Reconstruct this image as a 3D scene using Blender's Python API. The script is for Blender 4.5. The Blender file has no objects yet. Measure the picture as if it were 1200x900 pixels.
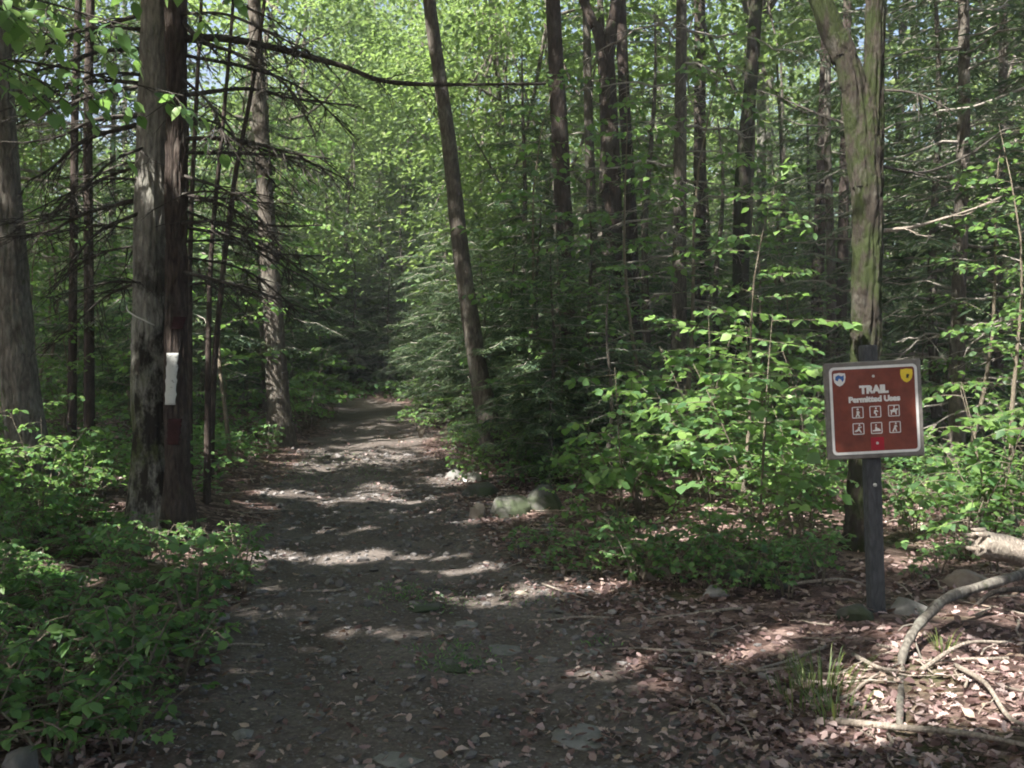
import bpy, math, random
import numpy as np
from mathutils import Vector, Matrix, noise as mnoise

R = math.radians
rng = np.random.default_rng(11)
random.seed(5)
scene = bpy.context.scene
COL = scene.collection

# ------------------------------------------------------------------ camera
HAZE = .0021
F = 1178.0                       # focal length in pixels of a 1200 px wide picture
CAM = np.array([0.0, 0.0, 1.5])
TILT = math.atan(10 / F)
FW = np.array([0, math.cos(TILT), -math.sin(TILT)])
UP = np.array([0, math.sin(TILT), math.cos(TILT)])
RT = np.array([1.0, 0, 0])

def at(px, py, d):
    return CAM + d * (FW + RT * (px - 600) / F + UP * (450 - py) / F)

def pix(p):
    q = np.asarray(p) - CAM
    d = q @ FW
    return 600 + F * (q @ RT) / d, 450 - F * (q @ UP) / d, d

# ------------------------------------------------------------------ numeric helpers
def hash2(ix, iy, s=0):
    n = (ix.astype(np.int64) * 374761393 + iy.astype(np.int64) * 668265263 + s * 974634) & 0x7fffffff
    n = ((n ^ (n >> 13)) * 1274126177) & 0x7fffffff
    return ((n ^ (n >> 16)) & 0xffff) / 65535.0

def vnoise(x, y, s=0):
    x = np.asarray(x, float); y = np.asarray(y, float)
    ix = np.floor(x); iy = np.floor(y); fx = x - ix; fy = y - iy
    fx = fx * fx * (3 - 2 * fx); fy = fy * fy * (3 - 2 * fy)
    a = hash2(ix, iy, s); b = hash2(ix + 1, iy, s); c = hash2(ix, iy + 1, s); d = hash2(ix + 1, iy + 1, s)
    return (a * (1 - fx) + b * fx) * (1 - fy) + (c * (1 - fx) + d * fx) * fy - 0.5

def sstep(a, b, x):
    t = np.clip((x - a) / (b - a), 0, 1)
    return t * t * (3 - 2 * t)

TY = np.array([-60, 0, 3.9, 5.0, 7.0, 8.4, 10.5, 13, 17, 20.5, 23, 25, 26.5, 28, 31, 60])
TL = np.array([-1.2, -1.3, -1.5, -1.58, -1.78, -2.1, -2.5, -2.8, -3.25, -3.6, -3.95, -4.5, -6.5, -10.5, -20, -90])
TR = np.array([1.6, 1.4, 0.85, 0.62, 0.05, -0.25, -0.6, -1.0, -1.42, -1.8, -2.3, -2.95, -3.7, -6.0, -14, -84])

def trail_d(x, y):
    """signed distance to the trail edge (negative on the trail)"""
    l = np.interp(y, TY, TL); r = np.interp(y, TY, TR)
    return np.maximum(l - x, x - r)

def gz(x, y):
    x = np.asarray(x, float); y = np.asarray(y, float)
    z = 0.042 * 2.2 * np.log1p(np.exp(np.clip((y - 6.5) / 2.2, -30, 30)))
    z = np.where(y > 60, 0.042 * 53.5 + (y - 60) * 0.02, z)
    l = np.interp(y, TY, TL); r = np.interp(y, TY, TR)
    z = z + 0.17 * sstep(-0.1, 1.3, l - x) + 0.10 * sstep(0.2, 2.2, x - r)
    d = np.maximum(l - x, x - r)
    out = sstep(-0.2, 1.2, d)
    z = z + out * (0.16 * vnoise(x * .55, y * .55, 1) + 0.09 * vnoise(x * 1.7, y * 1.7, 2) + 0.03 * vnoise(x * 5, y * 5, 3))
    z = z + 0.035 * vnoise(x * 1.3, y * .8, 5) + 0.02 * vnoise(x * 4, y * 4, 4) + 0.012 * vnoise(x * 11, y * 11, 6)
    w = (x - (l + r) / 2) / np.maximum(.4, (r - l) / 2)
    z = z - 0.035 * np.exp(-((np.abs(w) - .5) / .25) ** 2) * (1 - out)
    return z + .035

def g1(x, y):
    return float(gz(np.array([x]), np.array([y]))[0])

def gp(px, py):
    """point of the ground seen at a pixel of the 1200 x 900 picture"""
    dirv = FW + RT * (px - 600) / F + UP * (450 - py) / F
    lo = 2.0
    t = lo
    while t < 90:
        p = CAM + dirv * t
        if p[2] < g1(p[0], p[1]):
            break
        t += .15
    a, b = t - .15, t
    for _ in range(14):
        m = (a + b) / 2
        p = CAM + dirv * m
        if p[2] < g1(p[0], p[1]): b = m
        else: a = m
    p = CAM + dirv * b
    p[2] = g1(p[0], p[1])
    return p

def nrm(v):
    return v / np.maximum(1e-9, np.linalg.norm(v, axis=-1, keepdims=True))

# ------------------------------------------------------------------ mesh buffers
class Buf:
    def __init__(s):
        s.v = []; s.f = []; s.r = []; s.n = 0
    def add(s, v, faces, rnd=0.5, mi=0):
        v = np.asarray(v, float).reshape(-1, 3)
        s.v.append(v)
        s.r.append(np.broadcast_to(np.asarray(rnd, float), (len(v),)).copy())
        for f in faces:
            f = np.asarray(f, np.int64)
            if len(f): s.f.append((f + s.n, mi))
        s.n += len(v)
    def build(s, name, mats, parent=None, smooth=True, loc=None):
        me = bpy.data.meshes.new(name)
        v = np.concatenate(s.v) if s.v else np.zeros((0, 3))
        if loc is not None: v = v - np.asarray(loc)
        me.vertices.add(len(v)); me.vertices.foreach_set('co', v.astype(np.float32).ravel())
        loops = np.concatenate([f.ravel() for f, m in s.f]); sizes = np.concatenate([np.full(len(f), f.shape[1]) for f, m in s.f])
        mi = np.concatenate([np.full(len(f), m) for f, m in s.f])
        me.loops.add(len(loops)); me.loops.foreach_set('vertex_index', loops.astype(np.int32))
        me.polygons.add(len(sizes))
        me.polygons.foreach_set('loop_start', np.concatenate([[0], np.cumsum(sizes)[:-1]]).astype(np.int32))
        me.polygons.foreach_set('material_index', mi.astype(np.int32))
        me.polygons.foreach_set('use_smooth', np.full(len(sizes), bool(smooth)))
        at_ = me.attributes.new('rnd', 'FLOAT', 'POINT')
        at_.data.foreach_set('value', np.concatenate(s.r).astype(np.float32))
        for m in (mats if isinstance(mats, (list, tuple)) else [mats]): me.materials.append(m)
        me.update(calc_edges=True)
        o = bpy.data.objects.new(name, me); COL.objects.link(o)
        if parent is not None: o.parent = parent
        return o

def tag(o, label=None, cat=None, group=None, kind=None):
    if label: o['label'] = label
    if cat: o['category'] = cat
    if group: o['group'] = group
    if kind: o['kind'] = kind
    return o

def thing(name, loc, label, cat, group=None, rz=0):
    o = bpy.data.objects.new(name, None); COL.objects.link(o)
    o.location = loc; o.rotation_euler.z = rz; o.empty_display_size = .2
    return tag(o, label, cat, group)

KIDS = {}
def dup(o, parent=None):
    c = o.copy(); COL.objects.link(c)
    if parent is not None: c.parent = parent
    for ch in o.children: dup(ch, c)
    return c

def pnoise(u, v, per, s):
    ix = np.floor(u); iy = np.floor(v); fx = u - ix; fy = v - iy; fx = fx * fx * (3 - 2 * fx); fy = fy * fy * (3 - 2 * fy)
    a = hash2(ix % per, iy, s); b = hash2((ix + 1) % per, iy, s); c = hash2(ix % per, iy + 1, s); d = hash2((ix + 1) % per, iy + 1, s)
    return (a * (1 - fx) + b * fx) * (1 - fy) + (c * (1 - fx) + d * fx) * fy - .5

def tube(buf, pts, rad, seg=8, rough=0.0, rnd=.5, flare=None, cap=True, seed=0, bark=0.0):
    pts = np.asarray(pts, float); n = len(pts)
    rad = np.broadcast_to(np.asarray(rad, float), (n,)).copy()
    t = nrm(np.gradient(pts, axis=0))
    a = np.array([1.0, 0, 0]) if abs(t[0][0]) < .8 else np.array([0, 1.0, 0])
    th = np.linspace(0, 2 * np.pi, seg, endpoint=False)
    V = np.zeros((n, seg, 3)); u = a
    s = np.concatenate([[0], np.cumsum(np.linalg.norm(np.diff(pts, axis=0), axis=1))])
    for i in range(n):
        u = u - t[i] * (u @ t[i]); u = u / np.linalg.norm(u); w = np.cross(t[i], u)
        r = rad[i] * np.ones(seg)
        if rough:
            cx = np.cos(th) * 2.3 + seed * 3.1; cy = np.sin(th) * 2.3 + s[i] * 1.1 / max(.05, rad[0]) * .35
            r = r * (1 + rough * (1.3 * vnoise(cx, cy, seed) + .8 * vnoise(cx * 3, cy * 2.3, seed + 1)))
        if bark:
            uu = th / 6.28318; ss = s[i]
            ph = 1.2 * pnoise(uu * 8, np.full(seg, ss * 2.2), 8, seed + 7)
            n1 = pnoise((uu * 24 + ph) % 24, np.full(seg, ss * 3.4), 24, seed + 3); n2 = pnoise((uu * 48 + ph * 2) % 48, np.full(seg, ss * 11), 48, seed + 4)
            r = r + bark * (-1.6 * np.maximum(0, .16 - np.abs(n1)) / .16 + .9 * n2 + .6 * pnoise(uu * 90, np.full(seg, ss * 28), 90, seed + 6))
        if flare is not None:
            r = r * (1 + flare[i] * (.55 + .45 * np.cos(th * 4 + seed + .4 * np.sin(2 * th))))
        V[i] = pts[i] + (np.cos(th) * r)[:, None] * u + (np.sin(th) * r)[:, None] * w
    idx = np.arange(n * seg).reshape(n, seg)
    q = np.stack([idx[:-1], np.roll(idx[:-1], -1, 1), np.roll(idx[1:], -1, 1), idx[1:]], -1).reshape(-1, 4)
    faces = [q]
    vs = V.reshape(-1, 3)
    if cap:
        vs = np.vstack([vs, pts[0], pts[-1]])
        b = n * seg
        faces.append(np.concatenate([np.stack([np.roll(idx[0], -1), idx[0], np.full(seg, b)], -1),
                                     np.stack([idx[-1], np.roll(idx[-1], -1), np.full(seg, b + 1)], -1)]))
    buf.add(vs, faces, rnd)

def spline(pts, n):
    """Catmull-Rom through the points"""
    pts = np.asarray(pts, float)
    if len(pts) == 2:
        return pts[0] + (pts[1] - pts[0]) * np.linspace(0, 1, n)[:, None]
    P = np.vstack([2 * pts[0] - pts[1], pts, 2 * pts[-1] - pts[-2]])
    m = len(pts) - 1
    u = np.linspace(0, m, n); k = np.minimum(u.astype(int), m - 1); f = (u - k)[:, None]
    a, b, c, d = P[k], P[k + 1], P[k + 2], P[k + 3]
    return .5 * (2 * b + (c - a) * f + (2 * a - 5 * b + 4 * c - d) * f ** 2 + (3 * b - a - 3 * c + d) * f ** 3)

# ------------------------------------------------------------------ leaf shapes (length 1 along +y, face up +z)
L4 = (np.array([(0, 0, 0), (-.3, .45, .06), (0, 1, -.05), (.3, .45, .06)], float), [np.array([(0, 2, 1), (0, 3, 2)])])
BLADE = (np.array([(0, 0, 0), (-.11, .4, .01), (0, 1, -.08), (.11, .4, .01)], float), [np.array([(0, 2, 1), (0, 3, 2)])])
L8 = (np.array([(0, 0, 0), (-.26, .24, .05), (-.31, .55, .03), (0, 1, -.12), (.31, .55, .03), (.26, .24, .05), (0, .3, 0), (0, .64, -.02)], float),
      [np.array([(0, 6, 1), (2, 7, 3), (0, 5, 6), (4, 3, 7)]), np.array([(1, 6, 7, 2), (5, 4, 7, 6)])])
WIDE = (L8[0] * np.array([1.25, 1, 1]), L8[1])
def maple():
    pts = [(0, .32, 0)]
    for ang, r in [(180, .3), (140, .3), (112, .45), (82, .31), (54, .6), (28, .34), (0, .7), (-28, .34), (-54, .6), (-82, .31), (-112, .45), (-140, .3)]:
        a = R(ang); z = .05 * math.cos(2 * a) - .07 * (r > .5)
        pts.append((r * math.sin(a), .32 + r * math.cos(a), z))
    n = len(pts) - 1
    return np.array(pts, float), [np.array([(0, 1 + (i + 1) % n, 1 + i) for i in range(n)])]
MAPLE = maple()
def oak():
    pts = [(0, .45, 0)]
    side = [(.05, 0), (.1, .12), (.2, .2), (.1, .3), (.27, .42), (.13, .52), (.3, .64), (.14, .74), (.16, .9)]
    for x, y in side: pts.append((x, y, .09 * abs(x) / .3))
    pts.append((0, 1, -.05))
    for x, y in reversed(side): pts.append((-x, y, .09 * abs(x) / .3))
    n = len(pts) - 1
    return np.array(pts, float), [np.array([(0, 1 + i, 1 + (i + 1) % n) for i in range(n)])]
OAK = oak()

class Leaves:
    """collects leaf positions, directions and sizes; flush() turns them into faces"""
    def __init__(s): s.p = []; s.d = []; s.s = []; s.u = []
    def add(s, p, d, size, up=None):
        p = np.atleast_2d(p); n = len(p)
        s.p.append(p); s.d.append(np.broadcast_to(np.atleast_2d(d), (n, 3))); s.s.append(np.broadcast_to(np.asarray(size, float), (n,)))
        s.u.append(np.broadcast_to(np.atleast_2d(np.array([0, 0, 1.0]) if up is None else up), (n, 3)))
    def flush(s, buf, tmpl, jit=.35, keep=None, curl=0.0, mi=0, width=1.0):
        P = np.concatenate(s.p); D = np.concatenate(s.d).copy(); S = np.concatenate(s.s); U = np.concatenate(s.u)
        if keep is not None:
            k = keep(P); P, D, S, U = P[k], D[k], S[k], U[k]
        n = len(P)
        if n == 0: return
        D = nrm(D + rng.normal(0, jit * .4, (n, 3)))
        U = U + rng.normal(0, jit, (n, 3))
        X = nrm(np.cross(D, U)); Z = np.cross(X, D)
        tv = tmpl[0]; k = len(tv)
        wv = (width * (.85 + .3 * rng.random(n)))[:, None, None]
        zz = tv[None, :, 2] + (curl * rng.normal(0, 1, (n, 1))) * (tv[None, :, 1] - .5) ** 2 * 2 if curl else np.broadcast_to(tv[None, :, 2], (n, k))
        V = P[:, None, :] + S[:, None, None] * (X[:, None, :] * tv[None, :, 0:1] * wv + D[:, None, :] * tv[None, :, 1:2] + Z[:, None, :] * zz[:, :, None])
        off = np.arange(n) * k
        faces = [(f[None] + off[:, None, None]).reshape(-1, f.shape[1]) for f in tmpl[1]]
        buf.add(V.reshape(-1, 3), faces, np.repeat(rng.random(n), k), mi)

def rotz(v, a):
    c, s = np.cos(a), np.sin(a)
    v = np.asarray(v, float)
    return np.stack([v[..., 0] * c - v[..., 1] * s, v[..., 0] * s + v[..., 1] * c, v[..., 2] + 0 * a], -1)

# ------------------------------------------------------------------ materials
def mat(name):
    m = bpy.data.materials.new(name); m.use_nodes = True
    nt = m.node_tree; b = nt.nodes['Principled BSDF']
    return m, nt, b
def N(nt, t, **kw):
    n = nt.nodes.new(t)
    for k, v in kw.items():
        if k.startswith('i_'): n.inputs[k[2:].replace('_', ' ')].default_value = v
        else: setattr(n, k, v)
    return n
def ramp(nt, stops, src=None, interp='LINEAR'):
    r = nt.nodes.new('ShaderNodeValToRGB'); cr = r.color_ramp; cr.interpolation = interp
    while len(cr.elements) < len(stops): cr.elements.new(.5)
    for e, (p, c) in zip(cr.elements, stops):
        e.position = p; e.color = (*c, 1) if len(c) == 3 else c
    if src is not None: nt.links.new(src, r.inputs[0])
    return r
def objcoord(nt, scale):
    tc = N(nt, 'ShaderNodeTexCoord'); mp = N(nt, 'ShaderNodeMapping'); mp.inputs['Scale'].default_value = scale
    nt.links.new(tc.outputs['Object'], mp.inputs['Vector']); return mp.outputs[0]

def leaf_mat(name, c, trans, tw=.42, rough=.45, var=.5):
    m, nt, b = mat(name)
    at_ = N(nt, 'ShaderNodeAttribute', attribute_name='rnd')
    oi = N(nt, 'ShaderNodeObjectInfo')
    c = np.array(c)
    rp = ramp(nt, [(0, tuple(c * (1 - var * .7) * np.array([.75, .9, 1.1]))), (.55, tuple(c)), (1, tuple(c * (1 + var) * np.array([1.25, 1.05, .85])))], at_.outputs['Fac'])
    hs = N(nt, 'ShaderNodeHueSaturation'); nt.links.new(rp.outputs[0], hs.inputs['Color'])
    mr = N(nt, 'ShaderNodeMapRange'); nt.links.new(oi.outputs['Random'], mr.inputs[0]); mr.inputs[3].default_value = .8; mr.inputs[4].default_value = 1.25
    nt.links.new(mr.outputs[0], hs.inputs['Value'])
    nt.links.new(hs.outputs[0], b.inputs['Base Color']); b.inputs['Roughness'].default_value = rough
    b.inputs['Specular IOR Level'].default_value = .35
    tr = N(nt, 'ShaderNodeBsdfTranslucent'); tr.inputs['Color'].default_value = (*trans, 1)
    mx = N(nt, 'ShaderNodeMixShader'); mx.inputs[0].default_value = tw
    nt.links.new(b.outputs[0], mx.inputs[1]); nt.links.new(tr.outputs[0], mx.inputs[2])
    nt.links.new(mx.outputs[0], nt.nodes['Material Output'].inputs[0])
    return m

def bark_mat(name, dark, light, moss=0.0, lichen=0.0, sc=1.0, mosscol=(.055, .075, .02), worn=False):
    m, nt, b = mat(name)
    co = objcoord(nt, (9 * sc, 9 * sc, (4.2 if moss > .5 else 2.6) * sc))
    n1 = N(nt, 'ShaderNodeTexNoise', i_Scale=2.6, i_Detail=9.0, i_Roughness=.72, i_Distortion=.35); nt.links.new(co, n1.inputs['Vector'])
    vo = N(nt, 'ShaderNodeTexVoronoi', feature='DISTANCE_TO_EDGE', i_Scale=2.6); nt.links.new(co, vo.inputs['Vector'])
    mul = N(nt, 'ShaderNodeMath', operation='MULTIPLY_ADD'); nt.links.new(vo.outputs[0], mul.inputs[0]); mul.inputs[1].default_value = .55; nt.links.new(n1.outputs['Fac'], mul.inputs[2])
    rp = ramp(nt, [(.3, dark), (.8, light)], mul.outputs[0])
    col = rp.outputs[0]
    def over(col, amount, colour, scale, thr, seed, low=None):
        c2 = objcoord(nt, (scale, scale, scale * .55))
        n = N(nt, 'ShaderNodeTexNoise', i_Scale=1.0, i_Detail=6.0, i_Roughness=.7); nt.links.new(c2, n.inputs['Vector'])
        n.noise_dimensions = '4D'; n.inputs['W'].default_value = seed
        r = ramp(nt, [(thr, (0, 0, 0)), (thr + .1, (amount,) * 3)], n.outputs['Fac'])
        fac = r.outputs[0]
        if low:
            sp = N(nt, 'ShaderNodeSeparateXYZ'); tc = N(nt, 'ShaderNodeTexCoord'); nt.links.new(tc.outputs['Object'], sp.inputs[0])
            mr = N(nt, 'ShaderNodeMapRange'); nt.links.new(sp.outputs['Z'], mr.inputs[0]); mr.inputs[1].default_value = low; mr.inputs[2].default_value = low * .6; mr.inputs[3].default_value = 0; mr.inputs[4].default_value = 1
            mu = N(nt, 'ShaderNodeMath', operation='MULTIPLY'); nt.links.new(fac, mu.inputs[0]); nt.links.new(mr.outputs[0], mu.inputs[1]); fac = mu.outputs[0]
        mx = N(nt, 'ShaderNodeMix', data_type='RGBA'); nt.links.new(fac, mx.inputs['Factor']); nt.links.new(col, mx.inputs['A']); mx.inputs['B'].default_value = (*colour, 1)
        return mx.outputs['Result']
    if lichen: col = over(col, lichen, (.34, .35, .29), 5, .53, 3.0)
    if moss: col = over(col, .9, mosscol, 6.5, .62 - moss * .25, 8.0)
    if worn:
        col = over(col, .9, (.07, .085, .025), 3.5, .47, 5.0, 1.5); col = over(col, .95, (.022, .018, .014), 4.5, .46, 12.0, 2.8)
    nt.links.new(col, b.inputs['Base Color']); b.inputs['Roughness'].default_value = .95; b.inputs['Specular IOR Level'].default_value = .15
    bp = N(nt, 'ShaderNodeBump', i_Strength=.9, i_Distance=.03); nt.links.new(mul.outputs[0], bp.inputs['Height']); nt.links.new(bp.outputs[0], b.inputs['Normal'])
    return m

M = {}
M['leaf_shrub'] = leaf_mat('leaf_shrub', (.095, .175, .06), (.22, .385, .09), .45)
M['leaf_canopy'] = leaf_mat('leaf_canopy', (.095, .142, .055), (.245, .36, .1), .5, var=.7)
M['leaf_ground'] = leaf_mat('leaf_ground', (.082, .158, .056), (.17, .33, .08), .42, var=.7)
M['needle'] = leaf_mat('needle', (.078, .118, .064), (.11, .18, .07), .28, .5, .6)
M['fern'] = leaf_mat('fern', (.07, .16, .045), (.15, .34, .06), .42)
M['grass'] = leaf_mat('grass', (.1, .14, .045), (.15, .22, .06), .35)
M['far_leaf'] = leaf_mat('far_leaf', (.1, .14, .06), (.22, .31, .1), .45, .6, .7)
M['bark_grey'] = bark_mat('bark_grey', (.10, .093, .08), (.31, .295, .255), .1, .45, worn=True)
M['bark_left'] = bark_mat('bark_left', (.05, .042, .035), (.21, .19, .16), .1, .3)
M['bark_moss'] = bark_mat('bark_moss', (.02, .016, .012), (.046, .039, .031), .66, .12, mosscol=(.026, .036, .011))
M['bark_dark'] = bark_mat('bark_dark', (.018, .014, .012), (.085, .066, .055), .05, .1)
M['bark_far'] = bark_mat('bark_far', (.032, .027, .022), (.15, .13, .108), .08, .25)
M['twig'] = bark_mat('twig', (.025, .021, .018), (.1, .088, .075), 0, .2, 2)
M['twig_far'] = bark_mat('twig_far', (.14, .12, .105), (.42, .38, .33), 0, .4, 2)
M['deadwood'] = bark_mat('deadwood', (.16, .13, .1), (.42, .36, .3), 0, .3, 2)
M['stem'] = bark_mat('stem', (.1, .085, .06), (.24, .2, .15), 0, .2, 3)

def stone_mat(name, c1, c2, moss):
    m, nt, b = mat(name)
    co = objcoord(nt, (1, 1, 1)); oi = N(nt, 'ShaderNodeObjectInfo')
    n = N(nt, 'ShaderNodeTexNoise', i_Scale=9.0, i_Detail=9.0, i_Roughness=.7); n.noise_dimensions = '4D'
    nt.links.new(co, n.inputs['Vector']); nt.links.new(oi.outputs['Random'], n.inputs['W'])
    at_ = N(nt, 'ShaderNodeAttribute', attribute_name='rnd')
    rp = ramp(nt, [(.3, c1), (.7, c2)], n.outputs['Fac'])
    hs = N(nt, 'ShaderNodeHueSaturation'); nt.links.new(rp.outputs[0], hs.inputs['Color'])
    mr = N(nt, 'ShaderNodeMapRange'); nt.links.new(at_.outputs['Fac'], mr.inputs[0]); mr.inputs[3].default_value = .55; mr.inputs[4].default_value = 1.35; nt.links.new(mr.outputs[0], hs.inputs['Value'])
    col = hs.outputs[0]
    if moss:
        n2 = N(nt, 'ShaderNodeTexNoise', i_Scale=3.5, i_Detail=7.0, i_Roughness=.7); nt.links.new(co, n2.inputs['Vector'])
        r2 = ramp(nt, [(.62 - .25 * moss, (0, 0, 0)), (.72 - .25 * moss, (.9,) * 3)], n2.outputs['Fac'])
        mx = N(nt, 'ShaderNodeMix', data_type='RGBA'); nt.links.new(r2.outputs[0], mx.inputs['Factor']); nt.links.new(col, mx.inputs['A']); mx.inputs['B'].default_value = (.03, .042, .015, 1); col = mx.outputs['Result']
    nt.links.new(col, b.inputs['Base Color']); b.inputs['Roughness'].default_value = .9
    bp = N(nt, 'ShaderNodeBump', i_Strength=.7, i_Distance=.02); nt.links.new(n.outputs['Fac'], bp.inputs['Height']); nt.links.new(bp.outputs[0], b.inputs['Normal'])
    return m
M['stone'] = stone_mat('stone', (.075, .072, .066), (.2, .19, .175), .1)
M['stone_moss'] = stone_mat('stone_moss', (.035, .035, .03), (.1, .096, .08), .7)
M['stone_tan'] = stone_mat('stone_tan', (.11, .085, .066), (.27, .22, .18), .25)
M['stone_pale'] = stone_mat('stone_pale', (.42, .4, .36), (.72, .69, .62), 0)
M['gravel'] = stone_mat('gravel', (.075, .067, .063), (.19, .175, .165), 0)

def litter_mat():
    m, nt, b = mat('dry_leaf')
    at_ = N(nt, 'ShaderNodeAttribute', attribute_name='rnd')
    rp = ramp(nt, [(0, (.06, .034, .032)), (.3, (.125, .075, .07)), (.6, (.24, .16, .147)), (.85, (.42, .325, .3)), (1, (.27, .2, .14))], at_.outputs['Fac'])
    nt.links.new(rp.outputs[0], b.inputs['Base Color']); b.inputs['Roughness'].default_value = .6
    tr = N(nt, 'ShaderNodeBsdfTranslucent'); tr.inputs['Color'].default_value = (.25, .14, .08, 1)
    mx = N(nt, 'ShaderNodeMixShader'); mx.inputs[0].default_value = .2
    nt.links.new(b.outputs[0], mx.inputs[1]); nt.links.new(tr.outputs[0], mx.inputs[2]); nt.links.new(mx.outputs[0], nt.nodes['Material Output'].inputs[0])
    return m
M['dry_leaf'] = litter_mat()

def ground_mat():
    m, nt, b = mat('forest_ground')
    co = objcoord(nt, (1, 1, 1))
    tr = N(nt, 'ShaderNodeAttribute', attribute_name='rnd')       # 1 on the trail, 0 in the wood
    # packed earth and grit
    na = N(nt, 'ShaderNodeTexNoise', i_Scale=1.3, i_Detail=4.0, i_Roughness=.6); nt.links.new(co, na.inputs['Vector'])
    nb = N(nt, 'ShaderNodeTexNoise', i_Scale=34.0, i_Detail=5.0, i_Roughness=.75); nt.links.new(co, nb.inputs['Vector'])
    vg = N(nt, 'ShaderNodeTexVoronoi', i_Scale=42.0); nt.links.new(co, vg.inputs['Vector'])
    ra = ramp(nt, [(.3, (.068, .054, .046)), (.7, (.155, .134, .12))], na.outputs['Fac'])
    rb = ramp(nt, [(.3, (.5, .5, .5)), (.7, (1.45, 1.42, 1.38))], nb.outputs['Fac'])
    mm = N(nt, 'ShaderNodeMix', data_type='RGBA', blend_type='MULTIPLY'); mm.inputs['Factor'].default_value = 1
    nt.links.new(ra.outputs[0], mm.inputs['A']); nt.links.new(rb.outputs[0], mm.inputs['B'])
    rg = ramp(nt, [(.0, (.09, .076, .068)), (.5, (.165, .147, .134)), (1, (.27, .25, .235))], vg.outputs['Color'])
    rm = ramp(nt, [(.12, (.75,) * 3), (.34, (0, 0, 0))], vg.outputs['Distance'])
    mg = N(nt, 'ShaderNodeMix', data_type='RGBA'); nt.links.new(rm.outputs[0], mg.inputs['Factor']); nt.links.new(mm.outputs['Result'], mg.inputs['A']); nt.links.new(rg.outputs[0], mg.inputs['B'])
    # leaf litter
    wv = N(nt, 'ShaderNodeTexNoise', i_Scale=9.0, i_Detail=2.0); nt.links.new(co, wv.inputs['Vector'])
    ws = N(nt, 'ShaderNodeVectorMath', operation='MULTIPLY_ADD'); nt.links.new(wv.outputs['Color'], ws.inputs[0]); ws.inputs[1].default_value = (.12, .12, .12); nt.links.new(co, ws.inputs[2])
    vl = N(nt, 'ShaderNodeTexVoronoi', i_Scale=15.0, i_Randomness=1.0); nt.links.new(ws.outputs[0], vl.inputs['Vector'])
    sep = N(nt, 'ShaderNodeSeparateColor'); nt.links.new(vl.outputs['Color'], sep.inputs[0])
    rl = ramp(nt, [(0, (.04, .025, .021)), (.4, (.085, .052, .043)), (.75, (.15, .1, .085)), (1, (.24, .17, .145))], sep.outputs[0])
    nl = N(nt, 'ShaderNodeTexNoise', i_Scale=60.0, i_Detail=3.0); nt.links.new(co, nl.inputs['Vector'])
    rn = ramp(nt, [(.3, (.55,) * 3), (.7, (1.3,) * 3)], nl.outputs['Fac'])
    ml = N(nt, 'ShaderNodeMix', data_type='RGBA', blend_type='MULTIPLY'); ml.inputs['Factor'].default_value = 1
    nt.links.new(rl.outputs[0], ml.inputs['A']); nt.links.new(rn.outputs[0], ml.inputs['B'])
    # mossy green film in places
    nm = N(nt, 'ShaderNodeTexNoise', i_Scale=.9, i_Detail=6.0, i_Roughness=.65); nt.links.new(co, nm.inputs['Vector'])
    rmm = ramp(nt, [(.56, (0, 0, 0)), (.68, (.65,) * 3)], nm.outputs['Fac'])
    mo = N(nt, 'ShaderNodeMix', data_type='RGBA'); nt.links.new(rmm.outputs[0], mo.inputs['Factor']); nt.links.new(ml.outputs['Result'], mo.inputs['A']); mo.inputs['B'].default_value = (.06, .08, .025, 1)
    # blend by trail mask broken up with noise
    ne = N(nt, 'ShaderNodeTexNoise', i_Scale=5.0, i_Detail=5.0, i_Roughness=.7); nt.links.new(co, ne.inputs['Vector'])
    ad = N(nt, 'ShaderNodeMath', operation='MULTIPLY_ADD'); nt.links.new(ne.outputs['Fac'], ad.inputs[0]); ad.inputs[1].default_value = .9; nt.links.new(tr.outputs['Fac'], ad.inputs[2])
    rt = ramp(nt, [(.7 , (0, 0, 0)), (1.0, (1, 1, 1))], ad.outputs[0])
    mf = N(nt, 'ShaderNodeMix', data_type='RGBA'); nt.links.new(rt.outputs[0], mf.inputs['Factor']); nt.links.new(mo.outputs['Result'], mf.inputs['A']); nt.links.new(mg.outputs['Result'], mf.inputs['B'])
    nt.links.new(mf.outputs['Result'], b.inputs['Base Color']); b.inputs['Roughness'].default_value = .95; b.inputs['Specular IOR Level'].default_value = .2
    hs = N(nt, 'ShaderNodeMath', operation='MULTIPLY_ADD'); nt.links.new(vl.outputs['Distance'], hs.inputs[0]); hs.inputs[1].default_value = -.5; nt.links.new(nb.outputs['Fac'], hs.inputs[2])
    bp = N(nt, 'ShaderNodeBump', i_Strength=.8, i_Distance=.03); nt.links.new(hs.outputs[0], bp.inputs['Height']); nt.links.new(bp.outputs[0], b.inputs['Normal'])
    return m
M['ground'] = ground_mat()

def plain(name, c, rough=.6, spec=.3, wear=.12):
    m, nt, b = mat(name)
    co = objcoord(nt, (1, 1, 1))
    n = N(nt, 'ShaderNodeTexNoise', i_Scale=14.0, i_Detail=6.0, i_Roughness=.7); nt.links.new(co, n.inputs['Vector'])
    c = np.array(c)
    rp = ramp(nt, [(.3, tuple(c * (1 - wear))), (.7, tuple(c * (1 + wear)))], n.outputs['Fac'])
    nt.links.new(rp.outputs[0], b.inputs['Base Color']); b.inputs['Roughness'].default_value = rough; b.inputs['Specular IOR Level'].default_value = spec
    return m
M['sign_brown'] = plain('sign_brown', (.175, .042, .024), .5, .3, .3)
M['sign_white'] = plain('sign_white', (.72, .71, .68), .5)
M['sign_board'] = plain('sign_board', (.17, .155, .14), .8, .2, .3)
M['post'] = bark_mat('post', (.045, .047, .05), (.11, .113, .118), 0, 0, 1.6)
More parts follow.
